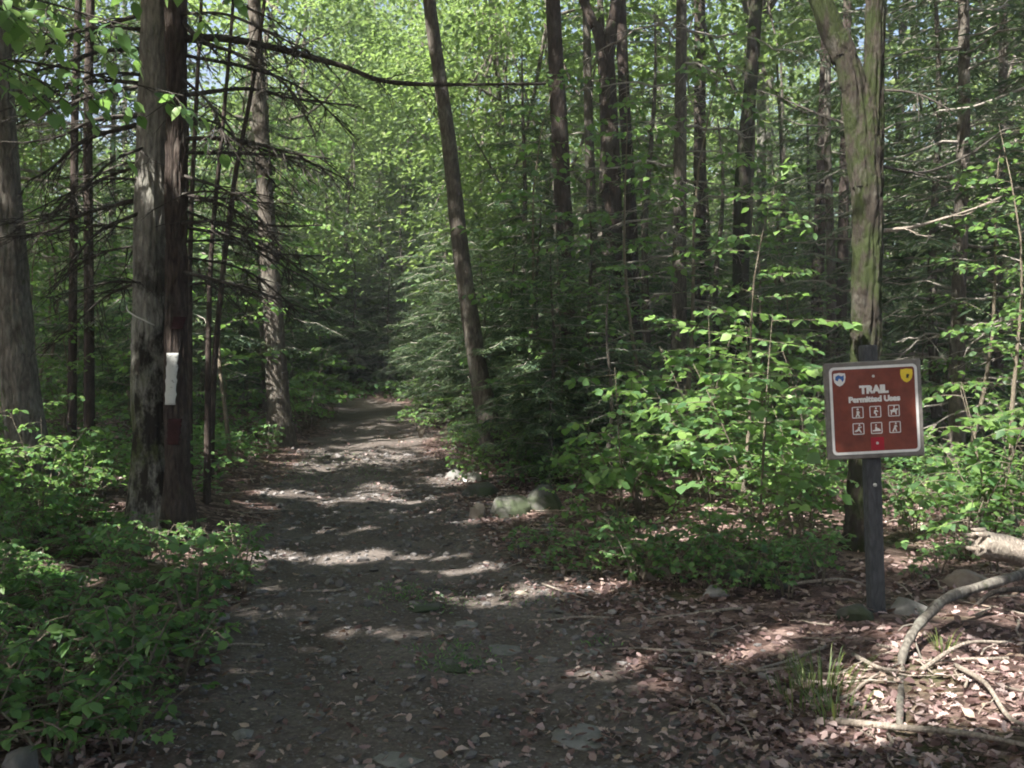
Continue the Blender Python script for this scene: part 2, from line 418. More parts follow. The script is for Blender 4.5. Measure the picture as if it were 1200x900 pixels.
M['blue'] = plain('badge_blue', (.05, .13, .36)); M['yellow'] = plain('badge_yellow', (.75, .55, .04)); M['red'] = plain('marker_red', (.36, .012, .025))
M['black'] = plain('badge_dark', (.03, .03, .02)); M['steel'] = plain('screw_steel', (.55, .54, .5), .35)
M['blaze_white'] = plain('blaze_white', (.4, .4, .375), .85, .2, .2)
bw = M['blaze_white'].node_tree
for n_ in bw.nodes:
    if n_.type == 'VALTORGB':
        n_.color_ramp.elements[0].position = .34; n_.color_ramp.elements[0].color = (.1, .085, .07, 1); n_.color_ramp.elements[1].position = .41
    if n_.type == 'TEX_NOISE': n_.inputs['Scale'].default_value = 38
M['blaze_red'] = plain('blaze_red', (.035, .012, .011), .8, .2, .4)
M['wire'] = plain('wire_grey', (.45, .43, .39), .5)

# ------------------------------------------------------------------ sun, and where the canopy lets it through
SUN_EL, SUN_AZ = R(50), R(225)           # azimuth clockwise from +Y : sun stands behind the camera to the left
S = np.array([math.sin(SUN_AZ) * math.cos(SUN_EL), math.cos(SUN_AZ) * math.cos(SUN_EL), math.sin(SUN_EL)])
GAPS = []                                 # openings of the canopy: centre, half axes, angle
def gap(px, py, hw, hh, d=None, tilt=0):
    """an opening whose sunlight lands at a place given by where it is seen; d: its distance when above ground"""
    c = gp(px, py) if d is None else at(px, py, d)
    dd = pix(c)[2]
    ax = hw / F * dd
    if d is None:
        far = gp(px, py - hh); near = gp(px, py + hh)
        ay = max(.06, (far[1] - near[1]) / 2)
    else:
        ay = hh / F * dd / S[2] * .7       # a standing target: width along the sun's plan direction
    GAPS.append((c, ax, ay, tilt))
for g in [(440, 500, 55, 5), (450, 515, 58, 6), (435, 533, 40, 3), (430, 583, 70, 4), (325, 578, 55, 3), (420, 652, 130, 7), (590, 607, 62, 4, None, .4),
          (545, 670, 60, 4), (650, 690, 120, 6, None, .3), (335, 690, 25, 4), (330, 716, 30, 4), (440, 738, 75, 5), (715, 787, 62, 8, None, .25),
          (610, 842, 62, 6, None, .2), (1085, 795, 115, 34), (1150, 835, 90, 24), (1180, 780, 40, 30), (1005, 858, 65, 13), (930, 735, 45, 6, None, .2), (1060, 740, 40, 8), (370, 894, 40, 6), (870, 765, 75, 10, None, .2), (760, 808, 60, 5, None, .2),
          (1150, 720, 50, 10), (551, 556, 14, 2), (390, 545, 50, 2), (380, 622, 60, 2.5), (490, 603, 40, 2.5), (775, 632, 32, 8), (215, 650, 75, 12), (120, 600, 80, 12), (70, 680, 60, 12), (40, 760, 50, 14), (150, 840, 40, 10), (1160, 640, 50, 12), (350, 545, 40, 3)]:
    gap(*g)
for g in [(178, 40, 24, 60, 9.2), (172, 190, 20, 70, 9.2), (170, 310, 20, 40, 9.2), (180, 440, 22, 26, 9.2), (40, 455, 26, 40, 10.5), (15, 350, 16, 20, 10.5),
          (900, 560, 70, 60, 8.3), (850, 620, 60, 50, 8.0), (940, 630, 50, 50, 8.5), (1110, 560, 60, 60, 8.5), (1080, 640, 50, 40, 8.0), (720, 480, 60, 40, 9.5), (830, 500, 60, 40, 9.0),
          (985, 470, 16, 40, 6.3), (1055, 440, 12, 20, 6.3), (1020, 510, 50, 14, 6.3), (860, 380, 50, 50, 10), (1130, 420, 40, 40, 10), (1172, 640, 40, 30, 6.0), (1060, 780, 20, 60, 4.9), (905, 600, 90, 80, 8.6), (840, 560, 60, 60, 8.6), (1120, 600, 70, 70, 8.4), (640, 470, 30, 30, 13), (300, 130, 20, 60, 16.5), (880, 540, 130, 110, 8.3), (1110, 560, 90, 80, 8.6), (780, 420, 60, 60, 10), (900, 420, 70, 50, 10), (130, 85, 80, 50, 4.7), (420, 380, 60, 40, 19), (600, 120, 70, 110, 18), (760, 200, 70, 90, 14), (1120, 120, 80, 110, 12), (1130, 260, 90, 80, 11), (1150, 60, 90, 90, 16), (700, 60, 90, 90, 20), (860, 60, 70, 90, 20), (560, 260, 50, 60, 22), (90, 200, 70, 110, 13), (430, 100, 90, 90, 22), (300, 250, 50, 60, 17), (510, 90, 18, 90, 14), (330, 400, 50, 40, 15)]:
    gap(*g)
GA = [(c, ax, ay, math.cos(t), math.sin(t)) for c, ax, ay, t in GAPS]
PROT = [(at(1014, 330, 9.0), .45), (at(1014, 230, 9.0), .5), (at(1010, 140, 9.0), .5), (at(1004, 50, 9.0), .5), (at(1010, -40, 9.0), .5)]   # leaves that shade the tree by the sign stay
def lets_sun(P):
    """False for leaves that would stand in one of the openings"""
    keep = np.ones(len(P), bool)
    wob = rng.normal(0, .09, len(P))
    for c, ax, ay, ct, st in GA:
        q = P[:, :2] - S[None, :2] * ((P[:, 2] - c[2]) / S[2])[:, None] - c[None, :2]
        u = q[:, 0] * ct + q[:, 1] * st; v = -q[:, 0] * st + q[:, 1] * ct
        dap = (vnoise(q[:, 0] * 2.6 + 50, q[:, 1] * 2.6, 71) + .6 * vnoise(q[:, 0] * 6, q[:, 1] * 6, 72) > .06) if ax > .42 and c[2] > .45 else True
        keep &= ~(dap & (np.sqrt((u / (ax + .14)) ** 2 + (v / (ay + .085)) ** 2) + wob < 1.0) & (P[:, 2] > c[2] + .3))
    for c, r in PROT:
        q = P[:, :2] - S[None, :2] * ((P[:, 2] - c[2]) / S[2])[:, None] - c[None, :2]
        keep |= (q[:, 0] ** 2 + q[:, 1] ** 2 < r * r)
    return keep

# ------------------------------------------------------------------ ground and trail
def axis(lo, fine0, fine1, hi, step, growth=1.09):
    a = list(np.arange(fine0, fine1 + 1e-6, step)); s = step; x = fine1
    while x < hi: s *= growth; x += s; a.append(min(x, hi))
    s = step; x = fine0; b = []
    while x > lo: s *= growth; x -= s; b.append(max(x, lo))
    return np.array(b[::-1] + a)
gx = axis(-320, -4.5, 5.0, 320, .05); gy = axis(-120, 3.0, 12.0, 520, .05, 1.035)
X, Y = np.meshgrid(gx, gy); Z = gz(X, Y)
td = trail_d(X, Y)
right = X > (np.interp(Y, TY, TL) + np.interp(Y, TY, TR)) / 2
mask = 1 - sstep(-.35, .35, td + .5 * vnoise(X * 1.6, Y * 1.6, 9))
mask *= np.where(Y > 40, 0, 1)
idx = np.arange(X.size).reshape(X.shape)
q = np.stack([idx[:-1, :-1], idx[:-1, 1:], idx[1:, 1:], idx[1:, :-1]], -1).reshape(-1, 4)
mc = ((mask[:-1, :-1] + mask[1:, 1:]) / 2).ravel()
V = np.stack([X, Y, Z], -1).reshape(-1, 3); mk = mask.ravel()
for nm, sel in (('ground', mc < .5), ('trail', mc >= .5)):
    qq = q[sel]; used = np.unique(qq); remap = np.full(len(V), -1); remap[used] = np.arange(len(used))
    b = Buf(); b.add(V[used], [remap[qq]], mk[used]); o = b.build(nm, M['ground']); o['kind'] = 'structure'
    o['label'] = 'forest floor of brown leaf litter' if nm == 'ground' else 'gravelly dirt trail leading into the wood'

# ------------------------------------------------------------------ stones
def ico(sub):
    import bmesh
    bm = bmesh.new(); bmesh.ops.create_icosphere(bm, subdivisions=sub, radius=1)
    v = np.array([x.co[:] for x in bm.verts]); f = np.array([[x.index for x in y.verts] for y in bm.faces]); bm.free(); return v, f
ICO1, ICO2, ICO4 = ico(1), ico(2), ico(4)

def gravel():
    n = 9000
    y = 3.2 + 12 * rng.random(n) ** 1.7; l = np.interp(y, TY, TL) - .25; r = np.interp(y, TY, TR) + .7
    x = l + (r - l) * rng.random(n)
    s = .005 + .009 * rng.random(n) ** 2 + .028 * (rng.random(n) ** 14)
    s *= np.clip(y / 6, .8, 1.15)
    tv, tf = ICO1; k = len(tv)
    sc = s[:, None, None] * (1 + rng.normal(0, .22, (n, k, 1))) * tv[None] * (np.stack([1 + .5 * rng.random(n), .8 + .3 * rng.random(n), .45 + .3 * rng.random(n)], -1)[:, None, :])
    a = rng.random(n) * 6.28; c, si = np.cos(a)[:, None], np.sin(a)[:, None]
    vx = sc[..., 0] * c - sc[..., 1] * si; vy = sc[..., 0] * si + sc[..., 1] * c
    P = np.stack([vx + x[:, None], vy + y[:, None], sc[..., 2] + (gz(x, y) + s * .2)[:, None]], -1)
    b = Buf(); b.add(P.reshape(-1, 3), [(tf[None] + (np.arange(n) * k)[:, None, None]).reshape(-1, 3)], np.repeat(rng.random(n), k))
    tag(b.build('gravel', M['gravel'], smooth=False), 'loose grey pebbles strewn over the trail', 'gravel', kind='stuff')
gravel()

def rock(px, py, wpx, hpx, label, m, flat=1.0, name='rock', group=None, seed=0, depth_ratio=.9, cat='rock', sub=ICO4):
    p = gp(px, py + hpx * .5); d = pix(p)[2]
    w = wpx / F * d / 2; h = hpx / F * d * (1 if flat > .5 else .5)
    v, f = sub; vv = v.copy()
    for i in range(len(vv)):
        q = Vector(vv[i]) * 1.15 + Vector((seed * 7.3, seed * 3.1, 0))
        dsp = .2 * mnoise.noise(q) + .1 * mnoise.noise(q * 2.7) + .07 * mnoise.noise(q * 7) + .10 * 0
        vv[i] *= 1 + dsp
    rs = np.random.default_rng(seed + 100)
    for _ in range(9):
        nv = nrm(rs.normal(0, 1, 3) * np.array([1, 1, .8])); dd_ = rs.uniform(.62, .9); ex = np.maximum(0, vv @ nv - dd_); vv = vv - np.outer(ex * .92, nv)
    vv *= np.array([w, w * depth_ratio, h * .75])
    a = seed * .5; c, s = math.cos(a * .3), math.sin(a * .3)
    vv[:, :2] = vv[:, :2] @ np.array([[c, s], [-s, c]])
    b = Buf(); b.add(vv, [f], .35 + .5 * rng.random())
    o = b.build(name, m, smooth=True); o.location = (p[0], p[1], p[2] + h * (.02 if flat > .5 else -.2))
    tag(o, label, cat, group); return o
RK = [(551, 556, 26, 15, 'pale cream stone lying in the sun beside the trail', 'stone_pale'), (533, 554, 24, 13, 'grey stone just left of the pale cream stone', 'stone'),
      (563, 571, 44, 20, 'mossy stone under the pale cream stone', 'stone_moss'), (600, 584, 58, 34, 'large mossy boulder at the right edge of the trail', 'stone_moss'),
      (636, 549, 40, 14, 'flat topped stone behind the large mossy boulder', 'stone_moss'), (640, 578, 56, 36, 'dark boulder right of the large mossy boulder', 'stone_moss'),
      (561, 595, 22, 22, 'small upright stone in front of the mossy stones', 'stone_tan'), (776, 632, 56, 24, 'tan boulder among the low leaves right of the trail', 'stone_tan'),
      (742, 640, 30, 28, 'pointed tan stone left of the tan boulder', 'stone_tan'), (768, 666, 40, 18, 'knobbly brown stone below the tan boulder', 'stone_tan'),
      (880, 664, 110, 26, 'long low rock behind the seedlings left of the sign', 'stone_moss'), (1003, 713, 46, 22, 'mossy stone at the left of the sign post', 'stone_moss'),
      (1066, 706, 54, 24, 'grey stone at the right of the sign post', 'stone'), (1140, 675, 70, 22, 'broad pale stone under the broken log', 'stone_tan'),
      (25, 888, 56, 40, 'smooth grey stone in the bottom left corner', 'stone'), (722, 598, 40, 20, 'dim stone behind the pointed tan stone', 'stone_moss'), (838, 690, 36, 12, 'small flat stone in the leaf litter', 'stone')]
for i, (px, py, w, h, lab, m) in enumerate(RK): rock(px, py, w, h, lab, M[m], seed=i + 1)
FK = [(495, 706, 56, 10, 'oval flat stone bedded in the middle of the trail', 'stone_moss'), (533, 774, 62, 12, 'mossy flat stone in the trail, below the oval one', 'stone_moss'),
      (682, 855, 86, 16, 'largest flat grey stone, near the lower edge of the trail', 'stone'), (545, 727, 34, 8, 'small flat stone right of the oval one', 'stone'),
      (374, 831, 30, 10, 'small pale stone on the left half of the trail', 'stone'), (284, 852, 36, 18, 'dark stone at the left rim of the trail', 'stone'),
      (590, 757, 60, 9, 'thin flat stone right of the mossy flat one', 'stone'), (640, 768, 34, 8, 'small flat stone beside the leaf litter', 'stone'),
      (905, 882, 28, 18, 'rounded brown stone at the lower right of the trail', 'stone_tan'), (470, 885, 70, 10, 'half buried stone at the bottom middle of the trail', 'stone'),
      (610, 690, 20, 9, 'little stone on the right rim of the trail', 'stone_tan'), (966, 857, 20, 12, 'small pale stone below the grass tuft', 'stone_tan'),
      (882, 893, 24, 12, 'small tan stone on the bottom edge, left of the rounded brown one', 'stone_tan'), (690, 760, 36, 7, 'thin grey stone at the edge of the leaf litter', 'stone')]
for i, (px, py, w, h, lab, m) in enumerate(FK): rock(px, py, w, h, lab, M[m], flat=.4, name='flat_stone', group='stones bedded in the trail', seed=i + 31, cat='stone')

# ------------------------------------------------------------------ leaf litter and twigs on the ground
def litter():
    n = 62000
    y = 3.2 + 17 * rng.random(n) ** 1.6
    x = -.62 * y - 1 + (1.24 * y + 2) * rng.random(n)
    d = trail_d(x, y); l = np.interp(y, TY, TL); r = np.interp(y, TY, TR)
    pr = np.where(d > 0, np.where(x > r, 1.0, .75), .13 + .6 * np.exp(d * 2.0) * (x > (l + r) / 2))
    pr = pr * np.clip(.75 + 1.6 * vnoise(x * 1.1, y * 1.1, 21), .12, 1)
    k = rng.random(n) < pr; x, y = x[k], y[k]; n = len(x)
    a = rng.random(n) * 6.28
    L = Leaves(); z = gz(x, y) + .006 + .02 * rng.random(n)
    L.add(np.stack([x, y, z], -1), np.stack([np.cos(a), np.sin(a), rng.normal(0, .25, n)], -1), .026 + .036 * rng.random(n))
    h = n // 2
    b = Buf()
    for tm, sl in ((OAK, slice(0, h)), (L8, slice(h, n))):
        l2 = Leaves(); l2.add(L.p[0][sl], L.d[0][sl], L.s[0][sl]); l2.flush(b, tm, .45, curl=.35)
    tag(b.build('leaf_litter', M['dry_leaf'], smooth=False), 'dry brown fallen leaves covering the ground beside the trail', 'fallen leaves', kind='stuff')
litter()

def twigs():
    b = Buf()
    for i in range(260):
        y = 3.6 + 10 * random.random() ** 1.4; x = -.5 * y + (1.05 * y) * random.random()
        if trail_d(np.array([x]), np.array([y]))[0] < 0 and random.random() < .96: continue
        a = random.random() * 6.28; ln = random.uniform(.15, .6)
        p = []
        for t in np.linspace(0, 1, 5):
            xx = x + math.cos(a) * ln * t + random.gauss(0, .012); yy = y + math.sin(a) * ln * t + random.gauss(0, .012)
            p.append((xx, yy, g1(xx, yy) + .018))
        tube(b, p, np.linspace(.007, .003, 5) * random.uniform(.7, 1.4), 5, rnd=random.random())
    tag(b.build('twig_litter', M['deadwood']), 'thin dead twigs scattered on the forest floor', 'twigs', kind='stuff')
twigs()

# ------------------------------------------------------------------ growth: sprays, branches, crowns
def spray(L, T, p0, d, ln, leaf, droop=.15, spacing=.8, side=.42, tr=.004):
    """a flat leafy branch: leaves L, wood T"""
    d = np.asarray(d, float); n = 7
    t = np.linspace(0, 1, n)
    P = p0 + np.outer(t, d) * ln + np.outer(t ** 2, (0, 0, -droop * ln)); P[1:, :2] += rng.normal(0, .02 * ln, (n - 1, 2))
    if T is not None: tube(T, P, np.linspace(tr, tr * .35, n), 4, cap=False)
    paths = [P]
    m = max(2, int(ln / .16))
    for i in range(m):
        u = .18 + .75 * (i + .5) / m; b0 = p0 + d * ln * u + np.array([0, 0, -droop * ln * u * u])
        sg = 1 if i % 2 else -1
        dd = rotz(nrm(d * np.array([1, 1, .3])), np.float64(sg * R(random.uniform(35, 60)))); l2 = ln * side * (1.15 - u) * random.uniform(.7, 1.2)
        tt = np.linspace(0, 1, 4)
        Q = b0 + np.outer(tt, dd) * l2 + np.outer(tt ** 2, (0, 0, -droop * .9 * l2))
        if T is not None and l2 > .12: tube(T, Q, np.linspace(tr * .6, tr * .25, 4), 3, cap=False)
        paths.append(Q)
    for Q in paths:
        lq = np.linalg.norm(Q[-1] - Q[0]); k = max(2, int(lq / (leaf * spacing)))
        u = (np.arange(k) + .7) / k; f = u * (len(Q) - 1); i0 = np.minimum(f.astype(int), len(Q) - 2); fr = (f - i0)[:, None]
        pp = Q[i0] * (1 - fr) + Q[i0 + 1] * fr; dr = nrm(Q[i0 + 1] - Q[i0])
        sg = np.where(np.arange(k) % 2, 1, -1) * np.where(u > .97, .1, 1)
        ld = rotz(dr, sg * rng.uniform(R(35), R(75), k)); ld[:, 2] -= rng.uniform(0, .35, k)
        L.add(pp, ld, leaf * rng.uniform(.65, 1.2, k))

def sapling(h, nb, ln, leaf, tmpl, m, low=.25, droop=.15, lean=.1):
    """(stem buffer, leaf buffer) of a young tree with level leafy branches"""
    T, B, L = Buf(), Buf(), Leaves()
    a0 = random.random() * 6.28
    t = np.linspace(0, 1, 8)
    P = np.stack([lean * h * t ** 1.5 * math.cos(a0) + .02 * h * np.sin(t * 7 + a0), lean * h * t ** 1.5 * math.sin(a0) + .02 * h * np.cos(t * 6), h * t], -1)
    tube(T, P, np.linspace(.006 + .006 * h, .003, 8), 6)
    for i in range(nb):
        u = low + (1 - low) * (i + random.random()) / nb
        f = u * 7; i0 = min(6, int(f)); b0 = P[i0] + (P[i0 + 1] - P[i0]) * (f - i0)
        a = i * 2.4 + random.uniform(-.5, .5)
        l2 = ln * (1 - .55 * u) * random.uniform(.7, 1.25)
        spray(L, T, b0, nrm(np.array([math.cos(a), math.sin(a), random.uniform(-.15, .75)])), l2, leaf, droop * random.uniform(.4, 2.2))
    L.flush(B, tmpl, .45)
    return T, B

def shrub(h, ns, spread, leaf, tmpl, nbr=5, gap_=.8):
    T, B, L = Buf(), Buf(), Leaves()
    for s in range(ns):
        a0 = s * 6.28 / ns + random.uniform(-.4, .4); hh = h * random.uniform(.65, 1.05)
        t = np.linspace(0, 1, 6)
        sp = spread * random.uniform(.5, 1.1)
        P = np.stack([.03 * math.cos(a0) + sp * t ** 1.6 * math.cos(a0), .03 * math.sin(a0) + sp * t ** 1.6 * math.sin(a0), hh * t], -1)
        tube(T, P, np.linspace(.005 + .004 * h, .002, 6), 5)
        for i in range(nbr):
            u = .3 + .7 * (i + .6) / nbr; f = u * 5; i0 = min(4, int(f)); b0 = P[i0] + (P[i0 + 1] - P[i0]) * (f - i0)
            a = a0 + i * 2.4 + random.uniform(-.5, .5)
            spray(L, T, b0, nrm(np.array([math.cos(a), math.sin(a), random.uniform(-.12, .2) if leaf > .1 else random.uniform(-.1, .65)])), h * random.uniform(.24, .5) * (1.25 - .45 * u), leaf, random.uniform(.05, .25) if leaf > .1 else random.uniform(.1, .4), gap_)
    L.flush(B, tmpl, .42)
    return T, B

def fern(nf, ln):
    B, L = Buf(), Leaves()
    for i in range(nf):
        a = i * 6.28 / nf + random.uniform(-.3, .3); l = ln * random.uniform(.7, 1.1); n = 16
        t = np.linspace(.12, 1, n); el = random.uniform(.7, 1.1)
        d = np.array([math.cos(a), math.sin(a), 0])
        P = np.outer(t * l * .85, d); P[:, 2] = l * el * t - l * .85 * t ** 2.2
        w = l * .3 * np.sin(np.pi * np.clip(t * .93 + .05, 0, 1)) ** .8 + .01
        for sg in (1, -1):
            dd = rotz(np.tile(d, (n, 1)), np.full(n, sg * R(68))); dd[:, 2] -= .15
            L.add(P, dd, w)
        tube(B, P[::3], .003, 3, cap=False)
    L.flush(B, (BLADE[0] * np.array([1.5, 1, 1]), BLADE[1]), .12)
    return B

def dead_branch(T, P, r0, twig=1.0, dens=1.0, tl=.35, seg=6, droop=.5):
    """bare branch along P with fine bare side twigs"""
    n = len(P); tube(T, P, np.linspace(r0, max(.0035, r0 * .3), n) * (1 + .12 * rng.normal(0, 1, n).clip(-1, 1)), seg, cap=True, rnd=random.random())
    ln = np.sum(np.linalg.norm(np.diff(P, axis=0), axis=1))
    k = int(ln * 7 * dens)
    for i in range(k):
        u = .12 + .86 * random.random(); f = u * (n - 1); i0 = min(n - 2, int(f)); b0 = P[i0] + (P[i0 + 1] - P[i0]) * (f - i0)
        d = nrm(P[i0 + 1] - P[i0]); sg = random.choice((1, -1))
        dd = nrm(rotz(d, np.float64(sg * R(random.uniform(30, 75)))) + np.array([0, 0, random.uniform(-droop, .25)]))
        l = tl * random.uniform(.35, 1.3) * (1.2 - u * .7)
        t = np.linspace(0, 1, 5)
        Q = b0 + np.outer(t, dd) * l + np.outer(t ** 2, (0, 0, -.18 * l)) + np.vstack([[0, 0, 0], rng.normal(0, .018 * l + .004, (4, 3))])
        tube(T, Q, np.linspace(min(.006, r0 * .5), .0022, 5) * twig, 4, cap=False, rnd=random.random())
        for j in range(random.randint(0, 3)):
            v = random.uniform(.3, .95); f2 = v * 4; j0 = min(3, int(f2)); c0 = Q[j0] + (Q[j0 + 1] - Q[j0]) * (f2 - j0)
            d2 = nrm(rotz(dd, np.float64(random.choice((1, -1)) * R(random.uniform(25, 60)))) + np.array([0, 0, random.uniform(-.4, .2)]))
            tube(T, np.stack([c0, c0 + d2 * l * random.uniform(.2, .5)]), np.array([.003, .0018]) * twig, 3, cap=False)

def hemlock(h, r0, low, dead_to, reach, bl=.085, dens=1.0, needle_step=.045):
    """(trunk, dead branches, green crown) buffers of a conifer with flat drooping sprays"""
    K, T, B, L = Buf(), Buf(), Buf(), Leaves()
    t = np.linspace(0, 1, 26); a0 = random.random() * 6.28; ln = random.uniform(.0, .035)
    ax = np.stack([ln * h * t * math.cos(a0) + .05 * np.sin(t * 9 + a0), ln * h * t * math.sin(a0) + .05 * np.cos(t * 8), h * t - .15], -1)
    tube(K, ax, r0 * (1 - .93 * t) ** .85 + .006, 12, .16, flare=.5 * np.exp(-t * 45), seed=random.randint(1, 99))
    def axis_at(z):
        f = np.clip((z + .15) / h, 0, 1) * 25; i0 = min(24, int(f)); return ax[i0] + (ax[i0 + 1] - ax[i0]) * (f - i0)
    z = low; i = 0
    while z < h * .985:
        a = i * 2.4 + random.uniform(-.6, .6); i += 1
        u = (z - low) / (h - low)
        l = reach * (1.02 - u) ** .75 * random.uniform(.6, 1.15) * (.75 + .5 * min(1, u * 4))
        p0 = axis_at(z); d = nrm(np.array([math.cos(a), math.sin(a), random.uniform(-.12, .25)]))
        n = 8; tt = np.linspace(0, 1, n)
        P = p0 + np.outer(tt, d) * l + np.outer(tt ** 2, (0, 0, -.22 * l)) ; P[1:] += rng.normal(0, .02 * l, (n - 1, 3))
        if z < dead_to:
            dead_branch(T, P, .008 + .007 * l, 1.3, .8, .5, 4)
        else:
            tube(T, P, np.linspace(.006 + .007 * l, .004, n), 4, cap=False)
            m = max(4, int(l / .085 * dens))
            for j in range(m):
                v = .15 + .83 * (j + random.random()) / m; f = v * (n - 1); i0 = min(n - 2, int(f)); b0 = P[i0] + (P[i0 + 1] - P[i0]) * (f - i0)
                sg = 1 if j % 2 else -1; dd = rotz(d, np.float64(sg * R(random.uniform(40, 65)))); dd[2] = random.uniform(-.35, 0.05)
                l2 = (.15 + .38 * l * (1.05 - v)) * random.uniform(.5, 1.1)
                k = max(3, int(l2 / needle_step)); w = (np.arange(k) + .5) / k
                pp = b0 + np.outer(w * l2, dd) + np.outer(w ** 2, (0, 0, -.25 * l2))
                ld = rotz(np.tile(dd, (k, 1)), np.where(np.arange(k) % 2, 1, -1) * R(42)); ld[:, 2] -= .12
                L.add(pp, ld, bl * rng.uniform(.7, 1.3, k) * (1.15 - .5 * w))
                L.add(b0[None] + np.outer(np.array([.0, .45]) * l2, dd), dd, l2 * .5, None)
        z += random.uniform(.07, .2) / dens * (1 if z > dead_to else 1.3)
    L.flush(B, BLADE, .25)
    for v, r in zip(T.v, T.r): pass
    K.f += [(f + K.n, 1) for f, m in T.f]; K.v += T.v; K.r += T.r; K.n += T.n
    return K, Buf(), B

def crown(center, rx, rz, nclump, nleaf, leaf, tmpl, keep=None, flat=.28, cr=.85, hollow=.35):
    """leaf clumps of a broadleaf crown in an ellipsoid"""
    B, L = Buf(), Leaves(); cs = []
    for i in range(nclump):
        while True:
            q = rng.uniform(-1, 1, 3); rr = np.linalg.norm(q)
            if hollow < rr < 1: break
        c = center + q * np.array([rx, rx, rz]); cs.append(c)
        n = int(nleaf * random.uniform(.5, 1.4)); r = cr * random.uniform(.6, 1.25)
        o = rng.normal(0, 1, (n, 3)) * np.array([r, r, r * flat]) * .6
        tilt = rng.normal(0, .25, 2); o[:, 2] += o[:, 0] * tilt[0] + o[:, 1] * tilt[1] - .12 * (o[:, 0] ** 2 + o[:, 1] ** 2) / r
        d = nrm(o * np.array([1, 1, .2]) + rng.normal(0, .3, (n, 3))); d[:, 2] -= .25
        L.add(c + o, d, leaf * rng.uniform(.6, 1.3, n))
    L.flush(B, tmpl, .5, keep=keep)
    return B, cs

def limbs(K, start_pts, cs, r, k=8, seg=5):
    """wood from the upper trunk to some of the clumps"""
    for c in cs[::max(1, len(cs) // k)]:
        s = start_pts[random.randrange(len(start_pts))]; s = np.asarray(s)
        mid = (s + c) / 2 + np.array([0, 0, -.12 * np.linalg.norm(c - s)]) + rng.normal(0, .15, 3)
        P = spline([s, mid, c], 8); tube(K, P, np.linspace(r, r * .22, 8), seg, .1, cap=False, seed=random.randint(0, 99))

# ------------------------------------------------------------------ the trees one can point at
def key_tree(name, label, pts, bark, top=15, cat='tree', crown_spec=None, group=None, forks=(), d=None, seed=1, seg=20, rough=.1, flare=.5, relief=0.0):
    """pts: (px, py, width px) from the base upwards; the trunk runs on above the picture up to the height top"""
    base = gp(pts[0][0], pts[0][1]) if d is None else at(pts[0][0], pts[0][1], d)
    dd = pix(base)[2]
    P = [at(px, py, dd) for px, py, w in pts]; W = [w / F * dd / 2 for px, py, w in pts]
    up = nrm(P[-1] - P[-2])
    if P[-1][2] < top and not forks:
        step = (top - P[-1][2]) / 3; s0 = up.copy()
        for i in range(3):
            s0 = nrm(s0 * np.array([.7, .7, 1.0])); P.append(P[-1] + s0 * step / s0[2]); W.append(W[-1] * (.8, .7, .3)[i])
    P[0] = P[0] + np.array([0, 0, -.2])
    n = 300 if relief else 44; PP = spline(P, n)
    L0 = np.concatenate([[0], np.cumsum(np.linalg.norm(np.diff(np.array(P), axis=0), axis=1))])
    LL = np.concatenate([[0], np.cumsum(np.linalg.norm(np.diff(PP, axis=0), axis=1))])
    w = np.interp(LL / LL[-1], L0 / L0[-1], W)
    root = thing(name, base, label, cat, group)
    K = Buf(); tube(K, PP, w, 96 if relief else seg, rough, bark=relief, flare=flare * np.exp(-np.maximum(0, LL - .2) / .22), seed=seed)
    tips = [PP[int(n * .82)], PP[int(n * .9)], PP[int(n * .95)]]
    for fk in forks:
        Q = [at(px, py, dd) for px, py, wd in fk]; w2 = [x[2] / F * dd / 2 for x in fk]
        u2 = nrm(Q[-1] - Q[-2]); rem = max(.5, top - Q[-1][2])
        for i in range(2): u2 = nrm(u2 * np.array([.75, .75, 1])); Q.append(Q[-1] + u2 * rem / 2 / u2[2]); w2.append(w2[-1] * (.75, .35)[i])
        m_ = 160 if relief else 24; QQ = spline(Q, m_); wv = np.interp(np.linspace(0, 1, m_), np.linspace(0, 1, len(Q)), w2)
        tube(K, QQ, wv, 72 if relief else max(10, seg - 6), rough, seed=seed + 5, bark=relief); tips = [t_ for t_ in tips if t_[2] > 7] + [QQ[int(m_ * .7)], QQ[int(m_ * .85)], QQ[int(m_ * .93)]]
    if crown_spec:
        rx, rz, nc, nl, leaf = crown_spec
        c = np.mean(tips, axis=0); c[2] = max(c[2], 6.2 + .36 * dd * .6 + rz)
        B, cs = crown(c, rx, rz, nc, nl, leaf, L4, keep=lets_sun)
        limbs(K, tips, cs, .07, 8)
        B.build('crown', M['leaf_canopy'], root, smooth=False, loc=base)
    K.build('trunk', M[bark], root, loc=base)
    return root, base, dd, PP, w

CS = (3.2, 3.0, 110, 80, .17)
A_, *_ = key_tree('maple_tree', 'thick leaning trunk cut by the left edge of the photo', [(42, 588, 50), (36, 540, 46), (24, 450, 42), (11, 300, 38), (-1, 100, 33), (-7, 0, 31)], 'bark_left', 15, crown_spec=CS, seed=3, relief=.009)
B1, b1b, b1d, *_ = key_tree('maple_tree', 'thick grey lichen covered trunk pressed against the blazed dark trunk', [(182, 618, 54), (178, 520, 45), (175, 430, 42), (177, 300, 39), (181, 150, 38), (186, 0, 40)], 'bark_grey', 16, crown_spec=CS, seed=4, rough=.12, relief=.008)
B2, b2b, b2d, b2P, b2W = key_tree('hemlock_tree', 'dark hemlock trunk with a white paint blaze and long bare branches', [(211, 626, 38), (208, 540, 29), (206, 430, 27), (207, 300, 25), (207, 150, 25), (206, 0, 24)], 'bark_dark', 15, crown_spec=(2.6, 3.4, 90, 55, .2), seed=6, rough=.13, relief=.008)
